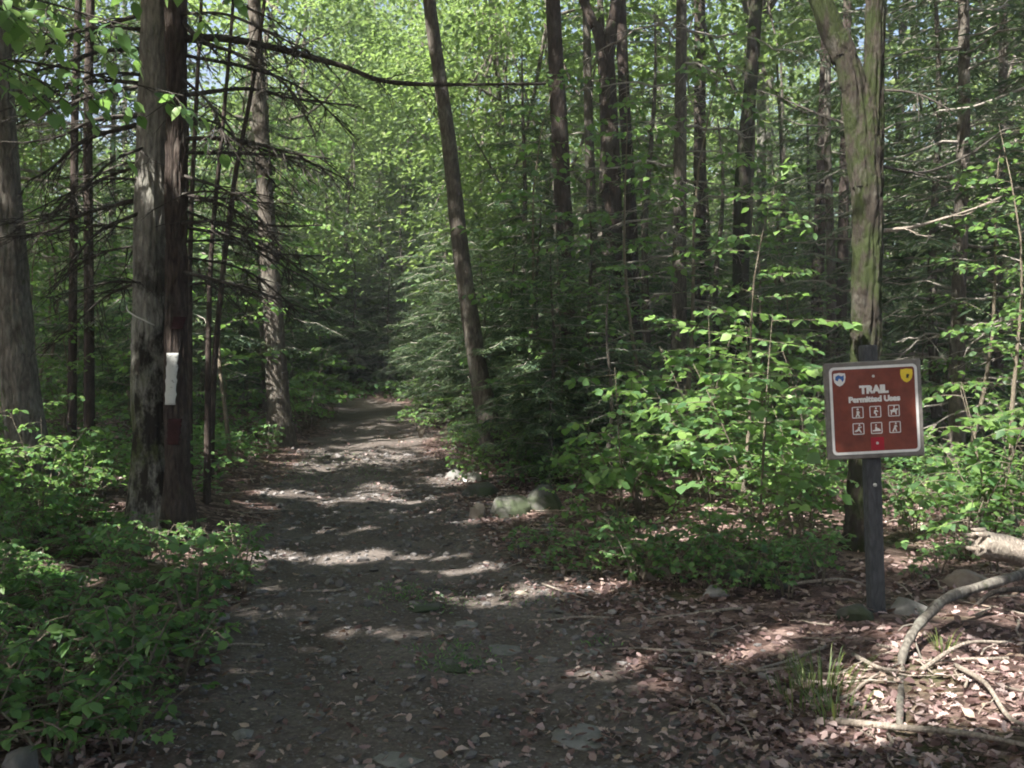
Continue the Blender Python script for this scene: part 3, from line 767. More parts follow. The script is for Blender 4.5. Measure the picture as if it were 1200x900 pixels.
key_tree('hemlock_tree', 'straight trunk standing at the left edge of the trail', [(330, 522, 34), (326, 470, 27), (322, 400, 24), (312, 250, 20), (303, 100, 17), (298, 0, 15)], 'bark_far', 15, crown_spec=(2.5, 3, 70, 50, .22), seed=8, seg=14)
key_tree('oak_tree', 'leaning trunk at the right edge of the trail', [(578, 541, 34), (573, 500, 26), (560, 430, 23), (541, 300, 20), (524, 150, 17), (503, 0, 15)], 'bark_far', 14, crown_spec=(2.8, 2.8, 80, 50, .22), seed=9, seg=14)
key_tree('hemlock_tree', 'dark straight trunk between the leaning trunk and the forked one', [(669, 525, 24), (665, 350, 22), (658, 200, 20), (648, 0, 17)], 'bark_dark', 15, crown_spec=(2.4, 3, 30, 40, .2), seed=10, seg=12)
key_tree('hemlock_tree', 'thin stem just left of the forked trunk', [(699, 500, 14), (695, 300, 12), (690, 150, 11), (687, 0, 9)], 'bark_far', 14, seed=11, seg=10)
key_tree('oak_tree', 'dark trunk that forks near the top of the photo', [(716, 505, 28), (716, 400, 24), (717, 250, 24), (713, 120, 21), (709, 62, 20)], 'bark_dark', 15, crown_spec=(2.6, 3, 28, 40, .2), forks=[[(711, 85, 16), (700, 35, 13), (684, 0, 12)], [(711, 85, 16), (717, 30, 14), (722, 0, 13)]], seed=12, seg=12)
key_tree('hemlock_tree', 'slim dark stem touching the right side of the forked trunk', [(747, 500, 17), (744, 400, 15), (739, 250, 14), (731, 100, 13), (727, 0, 13)], 'bark_dark', 15, seed=13, seg=10)
key_tree('hemlock_tree', 'dark straight stem midway between the forked trunk and the sign', [(820, 490, 17), (820, 300, 15), (820, 150, 14), (820, 0, 13)], 'bark_dark', 16, crown_spec=(2.2, 3, 24, 40, .2), seed=14, seg=10)
key_tree('maple_tree', 'mossy trunk with a lit side limb left of the sign tree', [(866, 500, 24), (868, 330, 20), (871, 200, 19), (879, 110, 16), (886, 0, 15)], 'bark_moss', 16, crown_spec=(2.4, 3, 24, 40, .2), seed=15, seg=12)
key_tree('maple_tree', 'pale narrow trunk just right of the mossy one', [(894, 470, 14), (893, 300, 12), (892, 150, 11), (891, 0, 10)], 'bark_grey', 18, seed=16, seg=10)
KT, kb, kd, kP, kW = key_tree('maple_tree', 'stout mossy tree behind the trail sign, splitting into two limbs', [(1008, 642, 40), (1012, 540, 35), (1014, 400, 34), (1017, 270, 33), (1015, 180, 34), (1012, 130, 30), (1010, 95, 12)], 'bark_moss', 14, crown_spec=CS,
         forks=[[(1014, 220, 32), (1006, 140, 31), (996, 85, 29), (982, 42, 26), (962, 0, 25)], [(1020, 220, 28), (1023, 140, 25), (1024, 70, 22), (1026, 0, 21)]], seed=17, rough=.2, flare=.4, relief=.009)
key_tree('hemlock_tree', 'thin dark stem left of the sign tree', [(954, 500, 16), (957, 380, 15), (961, 250, 14), (966, 130, 14), (969, 0, 12)], 'bark_dark', 15, crown_spec=(2, 3, 20, 40, .2), seed=18, seg=10)
key_tree('hemlock_tree', 'very dark stem half hidden behind the sign tree', [(982, 510, 14), (986, 350, 13), (989, 230, 12), (993, 0, 10)], 'bark_dark', 15, seed=19, seg=10)
for j, (lab, pts) in enumerate([('thin pole leaning right beside the blazed trunk', [(242, 590, 9), (246, 330, 6), (260, 160, 5), (272, 20, 4)]),
                                ('second thin leaning pole right of the blazed trunk', [(246, 560, 8), (252, 420, 7), (272, 230, 6), (296, 100, 5), (310, 0, 4)]),
                                ('bare dark pole upright close to the blazed trunk', [(222, 560, 8), (223, 300, 6), (230, 120, 5), (236, 0, 4)]),
                                ('straight dark pole left of the grey trunk', [(105, 540, 14), (104, 330, 12), (103, 150, 11), (106, 0, 10)]),
                                ('slim pole between the far left trunk and the grey trunk', [(84, 520, 11), (86, 300, 10), (88, 130, 9), (92, 0, 8)])]):
    key_tree('sapling_tree', lab, pts, 'bark_dark', 9, cat='young tree', seed=30 + j, seg=8, flare=.2, rough=.06)

# bare branches of the blazed hemlock and of the sign tree: each one a part
def branch_px(root, base, pts, d0, wpx, depth_to=0.0, m='twig', dens=1.0, tl=.35):
    n = len(pts); P = [at(px, py, d0 + depth_to * i / (n - 1)) for i, (px, py) in enumerate(pts)]
    T = Buf(); dead_branch(T, spline(P, max(10, n * 4)), wpx / F * d0 / 2, 1.0, dens, tl)
    T.build('branch', M[m], root, loc=base)
for pts, w, dz in [([(210, 46), (262, 45), (330, 58), (400, 77), (450, 95), (520, 99), (640, 98)], 11, .3), ([(210, 20), (236, 48), (275, 62), (330, 95), (352, 125)], 7, -.6),
                ([(212, 112), (290, 104), (345, 116), (415, 124)], 6, .8), ([(212, 162), (280, 164), (335, 178), (386, 186)], 6, -.5), ([(212, 179), (290, 180), (350, 186), (402, 208)], 5, .5),
                ([(212, 226), (260, 240), (310, 263), (378, 264)], 6, -.3), ([(212, 266), (270, 276), (320, 296), (382, 300)], 5, .6), ([(212, 318), (260, 330), (312, 346)], 5, -.6),
                ([(212, 64), (300, 82), (360, 108), (420, 165)], 5, 1.2), ([(212, 205), (262, 222), (300, 250), (322, 285)], 4, -.9),
                ([(168, 14), (124, 30), (96, 52)], 6, .5), ([(168, 58), (118, 60), (70, 76), (24, 88)], 6, -.6), ([(168, 134), (110, 141), (70, 160), (22, 168)], 6, .8),
                ([(168, 142), (100, 164), (62, 196), (30, 214)], 6, -.3), ([(168, 230), (100, 250), (60, 270), (14, 278)], 6, .6), ([(168, 244), (118, 270), (86, 304)], 5, -.6), ([(168, 190), (110, 214), (60, 252), (10, 262)], 4, 1.0),
                ([(168, 285), (110, 300), (50, 345)], 4, .3), ([(212, 90), (250, 128), (272, 190)], 4, -1.0), ([(212, 140), (262, 150), (330, 225)], 4, 1.4), ([(212, 245), (300, 282), (372, 330)], 4, 1.2),
                ([(212, 300), (290, 318), (350, 366)], 4, .9), ([(168, 100), (120, 108), (60, 130), (10, 150)], 5, 1.2), ([(168, 170), (130, 190), (80, 240)], 4, -1.0), ([(168, 325), (120, 350), (70, 400)], 4, .9)]:
    if pts[0][0] == 168: branch_px(B1, b1b, [(178, pts[0][1])] + pts[1:], b1d, w, dz, 'twig', 2.1, .5)
    else: branch_px(B2, b2b, pts, b2d, w, dz, 'twig', 2.1, .5)
for i in range(16):
    y0 = random.uniform(-10, 350); ln = random.uniform(90, 215); dr = random.uniform(-.1, .6); dz = random.uniform(-1.4, 1.8)
    sd = 1 if i < 8 else -1; x0 = 208 if sd > 0 else 178
    pts = [(x0, y0), (x0 + sd * ln * .35, y0 + ln * (.08 * dr - .04)), (x0 + sd * ln * .7, y0 + ln * .3 * dr), (x0 + sd * ln, y0 + ln * .62 * dr)]
    branch_px(B2 if sd > 0 else B1, b2b if sd > 0 else b1b, pts, b2d if sd > 0 else b1d, random.uniform(3, 5), dz, 'twig', 1.3, .45)
for pts, w, dz in [([(1030, 271), (1070, 266), (1105, 256), (1140, 245), (1174, 230)], 8, .6), ([(1030, 194), (1080, 202), (1130, 184), (1165, 160), (1192, 138)], 6, 1.2),
                ([(1006, 150), (960, 134), (915, 115), (885, 105)], 5, .8), ([(1030, 105), (1075, 110), (1120, 132)], 6, -.4)]:
    branch_px(KT, kb, pts, kd, w * .65, dz, 'deadwood' if w == 8 else 'twig', .9, .3)

# paint marks and wire on the two trunks
def paint(root, base, px0, px1, py0, py1, name, m, P, w, d, lift=.006):
    b = Buf(); nu, nv = 9, 16; vs = []
    for j in range(nv):
        py = py0 + (py1 - py0) * j / (nv - 1)
        c = at(600, py, d)[2]; i = int(np.argmin(np.abs(P[:, 2] - c))); ctr = P[i]; rr = w[i] * 1.09 + lift
        for k in range(nu):
            e = (1.0 + .10 * math.sin(j * 1.7) + .07 * math.sin(j * 3.1 + 1))
            px = (px0 + px1) / 2 + (k / (nu - 1) - .5) * (px1 - px0) * e - (j / nv - .5) * 3
            x = at(px, py, d)[0] - ctr[0]; x = max(-rr * .97, min(rr * .97, x))
            vs.append((ctr[0] + x, ctr[1] - math.sqrt(rr * rr - x * x), c))
    idx = np.arange(nu * nv).reshape(nv, nu)
    b.add(vs, [np.stack([idx[:-1, :-1], idx[:-1, 1:], idx[1:, 1:], idx[1:, :-1]], -1).reshape(-1, 4)])
    o = b.build(name, M[m], root, loc=base)
    md = o.modifiers.new('thick', 'SOLIDIFY'); md.thickness = .004; md.offset = 1
paint(B2, b2b, 199, 212, 414, 474, 'paint_blaze', 'blaze_white', b2P, b2W, b2d)
paint(B2, b2b, 207, 219, 372, 386, 'red_paint_mark', 'blaze_red', b2P, b2W, b2d)
paint(B2, b2b, 201, 216, 490, 520, 'red_paint_mark', 'blaze_red', b2P, b2W, b2d)
b = Buf()
wp = []
c1 = at(176, 362, b1d); r1 = 46 / F * b1d / 2 * 1.12
for a in np.linspace(R(185), R(300), 14): wp.append((c1[0] + r1 * math.cos(a), c1[1] + r1 * math.sin(a), c1[2] - .17 * (a - R(185)) / R(115) + .03))
tube(b, wp, .006, 6); tag(b.build('wire', M['wire']), 'thin pale wire slung round the grey trunk above the white blaze', 'wire')

# ------------------------------------------------------------------ trees standing outside the picture whose crowns shade the trail
mk_ = 0
for (x, y, h, rx) in [(-5.2, 4.9, 11.5, 3.4), (-8.9, 5.6, 12.5, 3.6), (-11.5, 11, 13, 3.8), (-9.8, 14.8, 13, 3.4), (-13.5, 17, 13, 3.4), (-4.6, -.4, 11.5, 3.3), (-8.0, -2.6, 12.5, 3.6), (-11.5, 4, 13, 3.8), (-1.2, -4.6, 12.5, 3.4),
                      (-5.2, -5.6, 13.5, 3.6), (2.8, -3.2, 11.5, 3.2), (-9.5, -6, 14, 3.6), (5.2, 1.2, 11, 3.0), (-15, 8.5, 14, 3.8), (3.8, -6, 12, 3.4), (-6.6, 1.2, 11, 3.2), (-1.6, -1.8, 12, 3), (1.2, -8, 13.5, 3.4), (-3, -9.5, 14, 3.5), (-14, 0, 14, 3.6)]:
    z0 = g1(x, y); base = np.array([x, y, z0])
    root = thing('shade_tree', base, 'tall leafy hardwood just outside the photo, its crown shading the trail', 'tree', 'hardwoods around the viewpoint')
    K = Buf(); t = np.linspace(0, 1, 18); P = np.stack([x + .15 * np.sin(t * 5 + x), y + .15 * np.cos(t * 4 + y), z0 - .2 + h * t], -1)
    tube(K, P, .19 * (1 - .75 * t), 12, .1, flare=.5 * np.exp(-t * 40), seed=mk_)
    B, cs = crown(np.array([x, y, z0 + h * .76]), rx, h * .3, 130, 60, .24, L4, keep=lets_sun)
    limbs(K, [P[9], P[11], P[13], P[16]], cs, .06, 10)
    K.build('trunk', M['bark_grey'], root, loc=base); B.build('crown', M['leaf_canopy'], root, smooth=False, loc=base); mk_ += 1

# a low limb of leaves hanging into the top left of the picture
bx, by = -3.35, 5.0; bz = g1(bx, by); base = np.array([bx, by, bz])
root = thing('beech_tree', base, 'young beech reaching a leafy limb into the top left corner', 'tree')
K, L, B, T = Buf(), Leaves(), Buf(), Buf()
P = np.stack([bx + .05 * np.sin(np.linspace(0, 4, 10)), np.full(10, by), np.linspace(bz - .1, 5.6, 10)], -1); tube(K, P, np.linspace(.05, .02, 10), 10, .05)
for (p0, p1, n) in [((bx, by, 3.0), at(215, 112, 4.9), 9), ((bx, by, 3.35), at(150, 30, 4.6), 7), ((bx, by, 3.1), at(60, 100, 4.4), 6), ((bx, by, 3.6), at(250, -20, 5.0), 7), ((bx, by, 3.5), at(40, 20, 5.2), 6)]:
    p0 = np.array(p0); Q = spline([p0, (p0 + p1) / 2 + np.array([0, 0, .12]), p1], 10); tube(T, Q, np.linspace(.012, .003, 10), 5, cap=False)
    for i in range(n):
        u = .3 + .7 * (i + .5) / n; f = u * 9; i0 = min(8, int(f)); q0 = Q[i0] + (Q[i0 + 1] - Q[i0]) * (f - i0); d = nrm(Q[i0 + 1] - Q[i0])
        spray(L, T, q0, nrm(rotz(d, np.float64((1 if i % 2 else -1) * R(random.uniform(20, 60)))) + np.array([0, 0, -.15])), random.uniform(.25, .5), .085, .3, .9)
L.flush(B, L8, .4, keep=lambda P: np.ones(len(P), bool))
K.build('trunk', M['bark_grey'], root, loc=base); T.build('limbs', M['twig'], root, loc=base); B.build('crown', M['leaf_shrub'], root, loc=base)

# ------------------------------------------------------------------ repeated plants: prototypes first, then copies
ORD = ['first', 'second', 'third', 'fourth', 'fifth', 'sixth', 'seventh', 'eighth', 'ninth', 'tenth', 'eleventh', 'twelfth', 'thirteenth', 'fourteenth', 'fifteenth', 'sixteenth', 'seventeenth', 'eighteenth', 'nineteenth', 'twentieth']
ORD += ['twenty-' + o for o in ORD[:9]] + ['thirtieth'] + ['thirty-' + o for o in ORD[:9]] + ['fortieth']
class Kind:
    """a few variants of one plant; place() moves the variant itself first, later its copies"""
    def __init__(s, name, cat, group, protos):
        s.name, s.cat, s.group, s.protos = name, cat, group, protos
        s.used = [False] * len(protos); s.out = []
    def place(s, x, y, sc=1.0, rz=None, k=None, z=0.0):
        k = random.randrange(len(s.protos)) if k is None else k
        o = s.protos[k] if not s.used[k] else dup(s.protos[k]); s.used[k] = True
        o.location = (x, y, g1(x, y) + z); o.rotation_euler.z = random.random() * 6.28 if rz is None else rz; o.scale = (sc,) * 3
        o['category'] = s.cat; o['group'] = s.group; s.out.append(o); return o
def proto(name, parts):
    r = bpy.data.objects.new(name, None); COL.objects.link(r); r.empty_display_size = .2
    for pn, b, m in parts:
        if b.n: b.build(pn, m, r, smooth=(pn != 'crown'))
    return r

def zone(px):
    for lim, nm in ((75, 'left of the far left trunk'), (205, 'behind the two trunks at the left'), (318, 'between the blazed trunk and the straight trailside trunk'), (430, 'left of where the trail ends'), (545, 'behind the end of the trail'),
                    (660, 'right of the leaning trunk'), (745, 'behind the forked trunk'), (870, 'between the forked trunk and the mossy stem'), (1010, 'left of the sign tree'), (1120, 'right of the sign tree')):
        if px < lim: return nm
    return 'by the right edge of the photo'
def relabel(objs, lead, cap=40):
    """one label each: what it is, which landmark it is by, and its turn from the left there"""
    by = {}
    for o in objs: by.setdefault(o.get('_z') or zone(pix(o.location)[0]), []).append(o)
    for zn, lst in by.items():
        lst.sort(key=lambda o: pix(o.location)[0])
        for i, o in enumerate(lst):
            o['label'] = (f'{lead} {zn}, {ORD[i]} from left' if len(lst) <= cap else f'{lead} {zn}')[:140] if len(lst) > 1 else f'{lead} {zn}'
            if '_z' in o: del o['_z']

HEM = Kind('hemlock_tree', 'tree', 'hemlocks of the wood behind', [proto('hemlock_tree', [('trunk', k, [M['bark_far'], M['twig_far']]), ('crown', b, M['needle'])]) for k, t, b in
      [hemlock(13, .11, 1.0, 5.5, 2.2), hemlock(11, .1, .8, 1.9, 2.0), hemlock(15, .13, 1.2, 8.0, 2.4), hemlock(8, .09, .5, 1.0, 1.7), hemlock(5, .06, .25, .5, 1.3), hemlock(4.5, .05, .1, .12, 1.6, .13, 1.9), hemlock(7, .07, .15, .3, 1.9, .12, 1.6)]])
def hardwood(h, r0, rx, leaf, nc=70, nl=60, base=.42):
    K = Buf(); t = np.linspace(0, 1, 20); a = random.random() * 6.28
    P = np.stack([.25 * np.sin(t * 4 + a) + .03 * h * t * math.cos(a), .25 * np.cos(t * 4 + a) * t + .03 * h * t * math.sin(a), h * t * .95 - .2], -1)
    tube(K, P, r0 * (1 - .85 * t) + .01, 10, .1, flare=.5 * np.exp(-t * 40), seed=random.randint(1, 99))
    B, cs = crown(np.array([P[13][0], P[13][1], h * (base + 1) / 2]), rx, h * (1 - base) / 2, nc, nl, leaf, L4)
    limbs(K, [P[7], P[9], P[11], P[13], P[16]], cs, .05, 14)
    return K, B
HARD = Kind('hardwood_tree', 'tree', 'hardwoods of the wood behind', [proto('hardwood_tree', [('trunk', k, M['bark_far']), ('crown', b, M['leaf_canopy'])]) for k, b in
      [hardwood(14, .12, 2.9, .16, 130, 90, .14), hardwood(16, .13, 3.0, .17, 130, 90, .25), hardwood(10, .09, 2.5, .14, 110, 85, .1)]])
SAP = Kind('sapling_tree', 'young tree', 'saplings of the understory', [proto('sapling_tree', [('stem', t, M['stem']), ('foliage', b, M['leaf_shrub'])]) for t, b in
      [sapling(2.6, 16, 1.1, .095, L8, None), sapling(1.8, 12, .9, .09, L8, None), sapling(3.6, 20, 1.3, .10, L8, None, .3), sapling(1.3, 9, .75, .085, L8, None), sapling(4.6, 24, 1.5, .105, L8, None, .25)]])
SHR = Kind('leafy_shrub', 'shrub', 'shrubs right of the trail', [proto('leafy_shrub', [('stems', t, M['stem']), ('foliage', b, M['leaf_shrub'])]) for t, b in
      [shrub(.9, 5, .4, .085, L8), shrub(.65, 5, .35, .075, L8), shrub(1.2, 6, .5, .09, L8, 6)]])
BIG = Kind('broadleaf_shrub', 'shrub', 'broad leaved shrubs around the sign', [proto('broadleaf_shrub', [('stems', t, M['stem']), ('foliage', b, M['leaf_shrub'])]) for t, b in
      [shrub(1.3, 4, .6, .12, WIDE, 5, 1.05), shrub(1.0, 4, .55, .11, WIDE, 5, 1.0), shrub(1.7, 4, .7, .125, WIDE, 6, 1.1), shrub(2.3, 3, .8, .13, WIDE, 8, 1.1)]])
SEED = Kind('maple_seedling', 'seedling', 'low seedlings beside the trail', [proto('maple_seedling', [('stems', t, M['stem']), ('foliage', b, M['leaf_ground'])]) for t, b in
      [shrub(.32, 4, .16, .056, MAPLE, 3), shrub(.24, 3, .14, .05, MAPLE, 3), shrub(.38, 4, .2, .05, L8, 5), shrub(.28, 5, .2, .044, L8, 4)]])
FERN = Kind('fern', 'fern', 'ferns on the left bank', [proto('fern', [('fronds', fern(8, .5), M['fern'])]), proto('fern', [('fronds', fern(7, .4), M['fern'])])])

def scatter(kind, n, poly, smin, smax, lim=.25, tries=40, dmin=50):
    """plants inside a polygon given by where its corners are seen on the ground"""
    poly = [gp(*p)[:2] for p in poly]; xs = [p[0] for p in poly]; ys = [p[1] for p in poly]
    def inside(x, y):
        r = False
        for i in range(len(poly)):
            (x1, y1), (x2, y2) = poly[i], poly[i - 1]
            if (y1 > y) != (y2 > y) and x < (x2 - x1) * (y - y1) / (y2 - y1) + x1: r = not r
        return r
    done = []
    for i in range(n):
        for _ in range(tries):
            x = random.uniform(min(xs), max(xs)); y = random.uniform(min(ys), max(ys))
            qx, _, qd = pix((x, y, .2))
            if abs(qx - 1012) < dmin or (abs(qx - 190) < 55 and 7.9 < qd < 9.6): continue
            if inside(x, y) and all((x - a) ** 2 + (y - b) ** 2 > lim ** 2 for a, b in done): break
        else: continue
        done.append((x, y)); kind.place(x, y, random.uniform(smin, smax))

scatter(SEED, 30, [(-60, 900), (150, 895), (225, 800), (250, 740), (-60, 740)], .5, 1.5, .17)
scatter(SEED, 50, [(-40, 740), (250, 740), (290, 690), (285, 655), (150, 622), (-40, 610)], .45, 1.15, .2)
scatter(FERN, 17, [(-40, 880), (120, 860), (200, 740), (60, 700), (-40, 740)], .5, .8, .4)
scatter(FERN, 18, [(-40, 690), (120, 690), (150, 620), (110, 585), (-40, 590)], .6, 1.0, .4)
scatter(SEED, 16, [(560, 655), (720, 690), (900, 712), (930, 690), (800, 655), (600, 632)], .6, 1.0, .22)
scatter(SEED, 22, [(740, 690), (900, 708), (985, 690), (985, 655), (760, 650)], .6, 1.2, .22)
scatter(SEED, 12, [(900, 700), (1000, 690), (1180, 672), (1180, 655), (900, 660)], .7, 1.1, .3)
scatter(BIG, 7, [(720, 635), (800, 655), (985, 655), (985, 600), (710, 585)], .5, .82, .5, dmin=70)
scatter(SHR, 8, [(690, 640), (800, 668), (980, 668), (980, 600), (700, 590)], .6, .9, .45)
scatter(BIG, 6, [(740, 575), (985, 585), (985, 545), (760, 540)], .75, 1.1, .9)
scatter(BIG, 7, [(1045, 655), (1240, 650), (1240, 580), (1050, 585)], .5, .9, .6, dmin=70)
scatter(BIG, 7, [(330, 505), (385, 505), (395, 485), (340, 485)], .8, 1.2, .8)
scatter(SHR, 5, [(490, 515), (560, 520), (540, 490), (500, 488)], .7, 1.0, .8)
scatter(SHR, 6, [(1030, 672), (1230, 660), (1240, 590), (1040, 600)], .7, 1.15, .5)
scatter(SHR, 9, [(520, 560), (690, 600), (720, 560), (540, 520)], .5, .8, .6)
scatter(SAP, 4, [(700, 610), (960, 630), (960, 560), (720, 550)], .75, 1.0, .9)
scatter(SAP, 3, [(1050, 630), (1240, 630), (1240, 550), (1050, 550)], .7, 1.0, .9)
scatter(SHR, 16, [(-60, 660), (60, 650), (110, 600), (-60, 590)], .45, .75, .35)
scatter(SHR, 12, [(-40, 590), (140, 590), (150, 560), (-40, 545)], .6, .9, .5)
scatter(SEED, 10, [(230, 560), (310, 545), (350, 520), (250, 520)], .8, 1.1, .5)
# understory and trees deeper in the wood
keep_off = [kb, b1b, b2b]
def forest(kind, n, y0, y1, smin, smax, lim, margin, ks=None, pw=1.0):
    done = [(o.location.x, o.location.y) for o in kind.out]
    for i in range(n):
        for _ in range(60):
            y = y0 + (y1 - y0) * random.random() ** pw; x = random.uniform(-.6 * y - 2, .6 * y + 2)
            if trail_d(np.array([x]), np.array([y]))[0] < margin: continue
            if kind is HEM and y < 26 and pix((x, y, 1))[0] < 420 and random.random() < .75: continue
            if abs(pix((x, y, 1))[0] - 440) < 45 and y < 25: continue
            if all((x - a) ** 2 + (y - b) ** 2 > lim ** 2 for a, b in done): break
        else: continue
        done.append((x, y)); kind.place(x, y, random.uniform(smin, smax), k=None if ks is None else random.choice(ks))
forest(SAP, 70, 11.5, 24, .7, 1.15, .8, .8)
forest(SAP, 100, 24, 52, .8, 1.4, 1.1, .8)
forest(SAP, 45, 13, 36, 1.2, 1.8, 1.2, 1.2, [2, 4])
forest(SHR, 100, 12, 36, .8, 1.5, .8, .25)
forest(HEM, 24, 14, 30, .8, 1.15, 2.2, 1.6)
forest(HEM, 44, 30, 60, .9, 1.3, 2.4, 1.5)
forest(HEM, 30, 14, 30, .8, 1.15, 1.3, 1.4, [3, 4, 5, 6])
forest(HEM, 30, 30, 56, 1.0, 1.5, 1.6, 1.4, [3, 5, 6])
forest(HARD, 20, 19, 36, .85, 1.15, 2.6, 2.0)
forest(HARD, 40, 34, 66, .95, 1.3, 2.6, 1.5)
for x, y, s_, k in [(-7.4, 33, 1.1, 0), (-4.2, 37, 1.2, 1), (-6.2, 43, 1.2, 0), (-2.5, 41, 1.1, 2)]: HARD.place(x, y, s_, k=k)
# hemlocks at the right edge
for x, y, s, k in [(5.4, 10.2, 1.0, 1), (7.2, 13.5, 1.0, 0), (4.4, 13.0, .9, 3), (8.2, 15.0, 1.0, 2), (-2.2, 31.5, .8, 4), (-3.2, 33, 1.0, 4), (-4.3, 34.2, 1.0, 3), (-5.4, 34.8, 1.1, 4), (-6.6, 35.4, 1.2, 3), (-3.6, 35.5, 1.2, 3), (-7.6, 30, .9, 3), (-6.9, 27.5, .9, 4), (-1.4, 29.5, .9, 3), (-2.7, 27.4, .6, 5), (-3.2, 29.5, .9, 6), (-4.0, 31, 1.1, 6), (-4.9, 30.6, 1.1, 5), (-2.3, 29.8, .9, 6), (-5.9, 31.5, 1.1, 6), (-3.4, 32.5, 1.2, 6), (-5.0, 24.4, .45, 5), (-1.75, 23.4, .6, 5), (-3.5, 28.6, .8, 5), (-4.5, 29.0, .9, 5), (-5.4, 30.2, .9, 4), (-1.9, 25.2, .7, 5), (-1.5, 26.8, .9, 6), (-5.2, 23.6, .7, 5), (-5.6, 25.2, .7, 5), (-6.3, 29.6, .8, 6),
                   (4.9, 11.0, .9, 1), (5.3, 12.6, 1, 6), (6.4, 13.2, .9, 1), (.35, 13.2, .8, 5), (.45, 11.4, .6, 5), (.95, 12.0, .75, 5), (.0, 14.3, .7, 5), (1.0, 10.4, .45, 4), (-.45, 15.5, .7, 5), (.2, 16, .9, 6), (-.9, 19, .9, 5), (-1.1, 22.5, 1, 6), (-1.7, 25.5, 1, 6), (-5.4, 17.5, .8, 4), (-5.9, 22.0, 1, 4), (1.7, 19, 1, 0)]:
    HEM.place(x, y, s, k=k)

def undergrowth():
    n = 90000
    y = 9.5 + 44 * rng.random(n) ** 1.25; x = (-.62 + 1.24 * rng.random(n)) * y
    den = vnoise(x * .45, y * .45, 61) + .6 * vnoise(x * 1.5, y * 1.5, 62)
    k = (trail_d(x, y) > .3 + .5 * rng.random(n)) & (den + .25 * rng.random(n) > -.02 + .35 * (y < 11.5)); x, y = x[k], y[k]; den = den[k]; n = len(x)
    z = gz(x, y) + .04 + (.12 + .5 * np.clip(den + .2, 0, 1)) * rng.random(n)
    a = rng.random(n) * 6.28; L = Leaves(); L.add(np.stack([x, y, z], -1), np.stack([np.cos(a), np.sin(a), rng.normal(-.1, .25, n)], -1), (.06 + .05 * rng.random(n)) * np.clip(y / 14, .9, 2.2))
    B = Buf(); L.flush(B, L8, .35)
    tag(B.build('undergrowth', M['leaf_ground'], smooth=False), 'low green ground cover over the floor of the wood', 'ground cover', kind='stuff')
undergrowth()

# far wood: one mass of leaves beyond the last trees one can tell apart
def far_wood():
    n = 120000
    y = 62 + 34 * rng.random(n); x = (-.75 + 1.5 * rng.random(n)) * y
    z = gz(x, y) + 28 * rng.random(n) ** 1.35 * (1 + .7 * vnoise(x * .12, y * .12, 40))
    cl = vnoise(x * .5 + z * .3, z * .55 + y * .2, 41); k = cl > -.1 - .3 * (z - 2 < 8) + .42 * np.clip((z - 11) / 7, 0, 1); x, y, z = x[k], y[k], z[k]; n = len(x)
    L = Leaves(); L.add(np.stack([x, y, z], -1), rng.normal(0, 1, (n, 3)), rng.uniform(.45, .95, n))
    B = Buf(); L.flush(B, L4, .8)
    T = Buf()
    tag(B.build('far_woods', M['far_leaf'], smooth=False), 'pale green mass of the wood far behind the trees', 'woods', kind='stuff')
far_wood()

# ------------------------------------------------------------------ grass tufts
def grass(px, py, n, ln, label):
    c = gp(px, py); B, L = Buf(), Leaves()
    a = rng.random(n) * 6.28; r = (.13 if n > 25 else .04) * np.sqrt(rng.random(n))
    P = np.stack([r * np.cos(a), r * np.sin(a), np.zeros(n)], -1)
    for sg, t0 in ((0, 0), (1, .5)):
        pass
    for i in range(n):
        l = ln * random.uniform(.5, 1.1); d = np.array([math.cos(a[i]), math.sin(a[i]), 0]) * random.uniform(.2, .8)
        t = np.linspace(0, 1, 5); Q = P[i] + np.outer(t * l * .6, d) + np.outer(t, (0, 0, l)) - np.outer(t ** 2.4, (0, 0, .45 * l))
        w = np.array([.002, .0026, .0022, .0015, .0004]); sd = np.array([-math.sin(a[i]), math.cos(a[i]), 0])
        V = np.concatenate([Q - w[:, None] * sd, Q + w[:, None] * sd]); f = np.array([(j, j + 1, j + 6, j + 5) for j in range(4)])
        B.add(V, [f], random.random())
    o = B.build('grass_tuft', M['grass']); o.location = c - np.array([0, 0, .01])
    tag(o, label, 'grass tuft', 'grass tufts by the sign')
grass(965, 812, 80, .34, 'tallest grass tuft, in the leaf litter below the sign'); grass(978, 838, 60, .2, 'low grass tuft at the foot of the tallest one')
grass(935, 822, 44, .2, 'thin grass tuft left of the tallest one'); grass(1105, 765, 20, .2, 'small grass tuft beyond the fallen branch'); grass(930, 790, 16, .18, 'sparse grass tuft above the thin one')

def trail_tufts():
    B = Buf(); L = Leaves()
    for px, py, rx, ry, n in [(498, 700, .28, .3, 330), (528, 768, .22, .22, 260), (548, 780, .16, .12, 120), (470, 690, .15, .2, 90), (700, 752, .1, .1, 40), (640, 700, .3, .2, 60), (420, 560, .3, .9, 200), (380, 540, .5, .9, 350), (350, 560, .3, .6, 200)]:
        c = gp(px, py); x = c[0] + rng.normal(0, rx * .6, n); y = c[1] + rng.normal(0, ry * .6, n); a = rng.random(n) * 6.28
        L.add(np.stack([x, y, gz(x, y)], -1), np.stack([np.cos(a), np.sin(a), .3 + .9 * rng.random(n)], -1), .015 + .03 * rng.random(n))
    L.flush(B, BLADE, .3); tag(B.build('trail_grass', M['leaf_ground'], smooth=False), 'short green growth along the middle and edge of the trail', 'grass', kind='stuff')
trail_tufts()

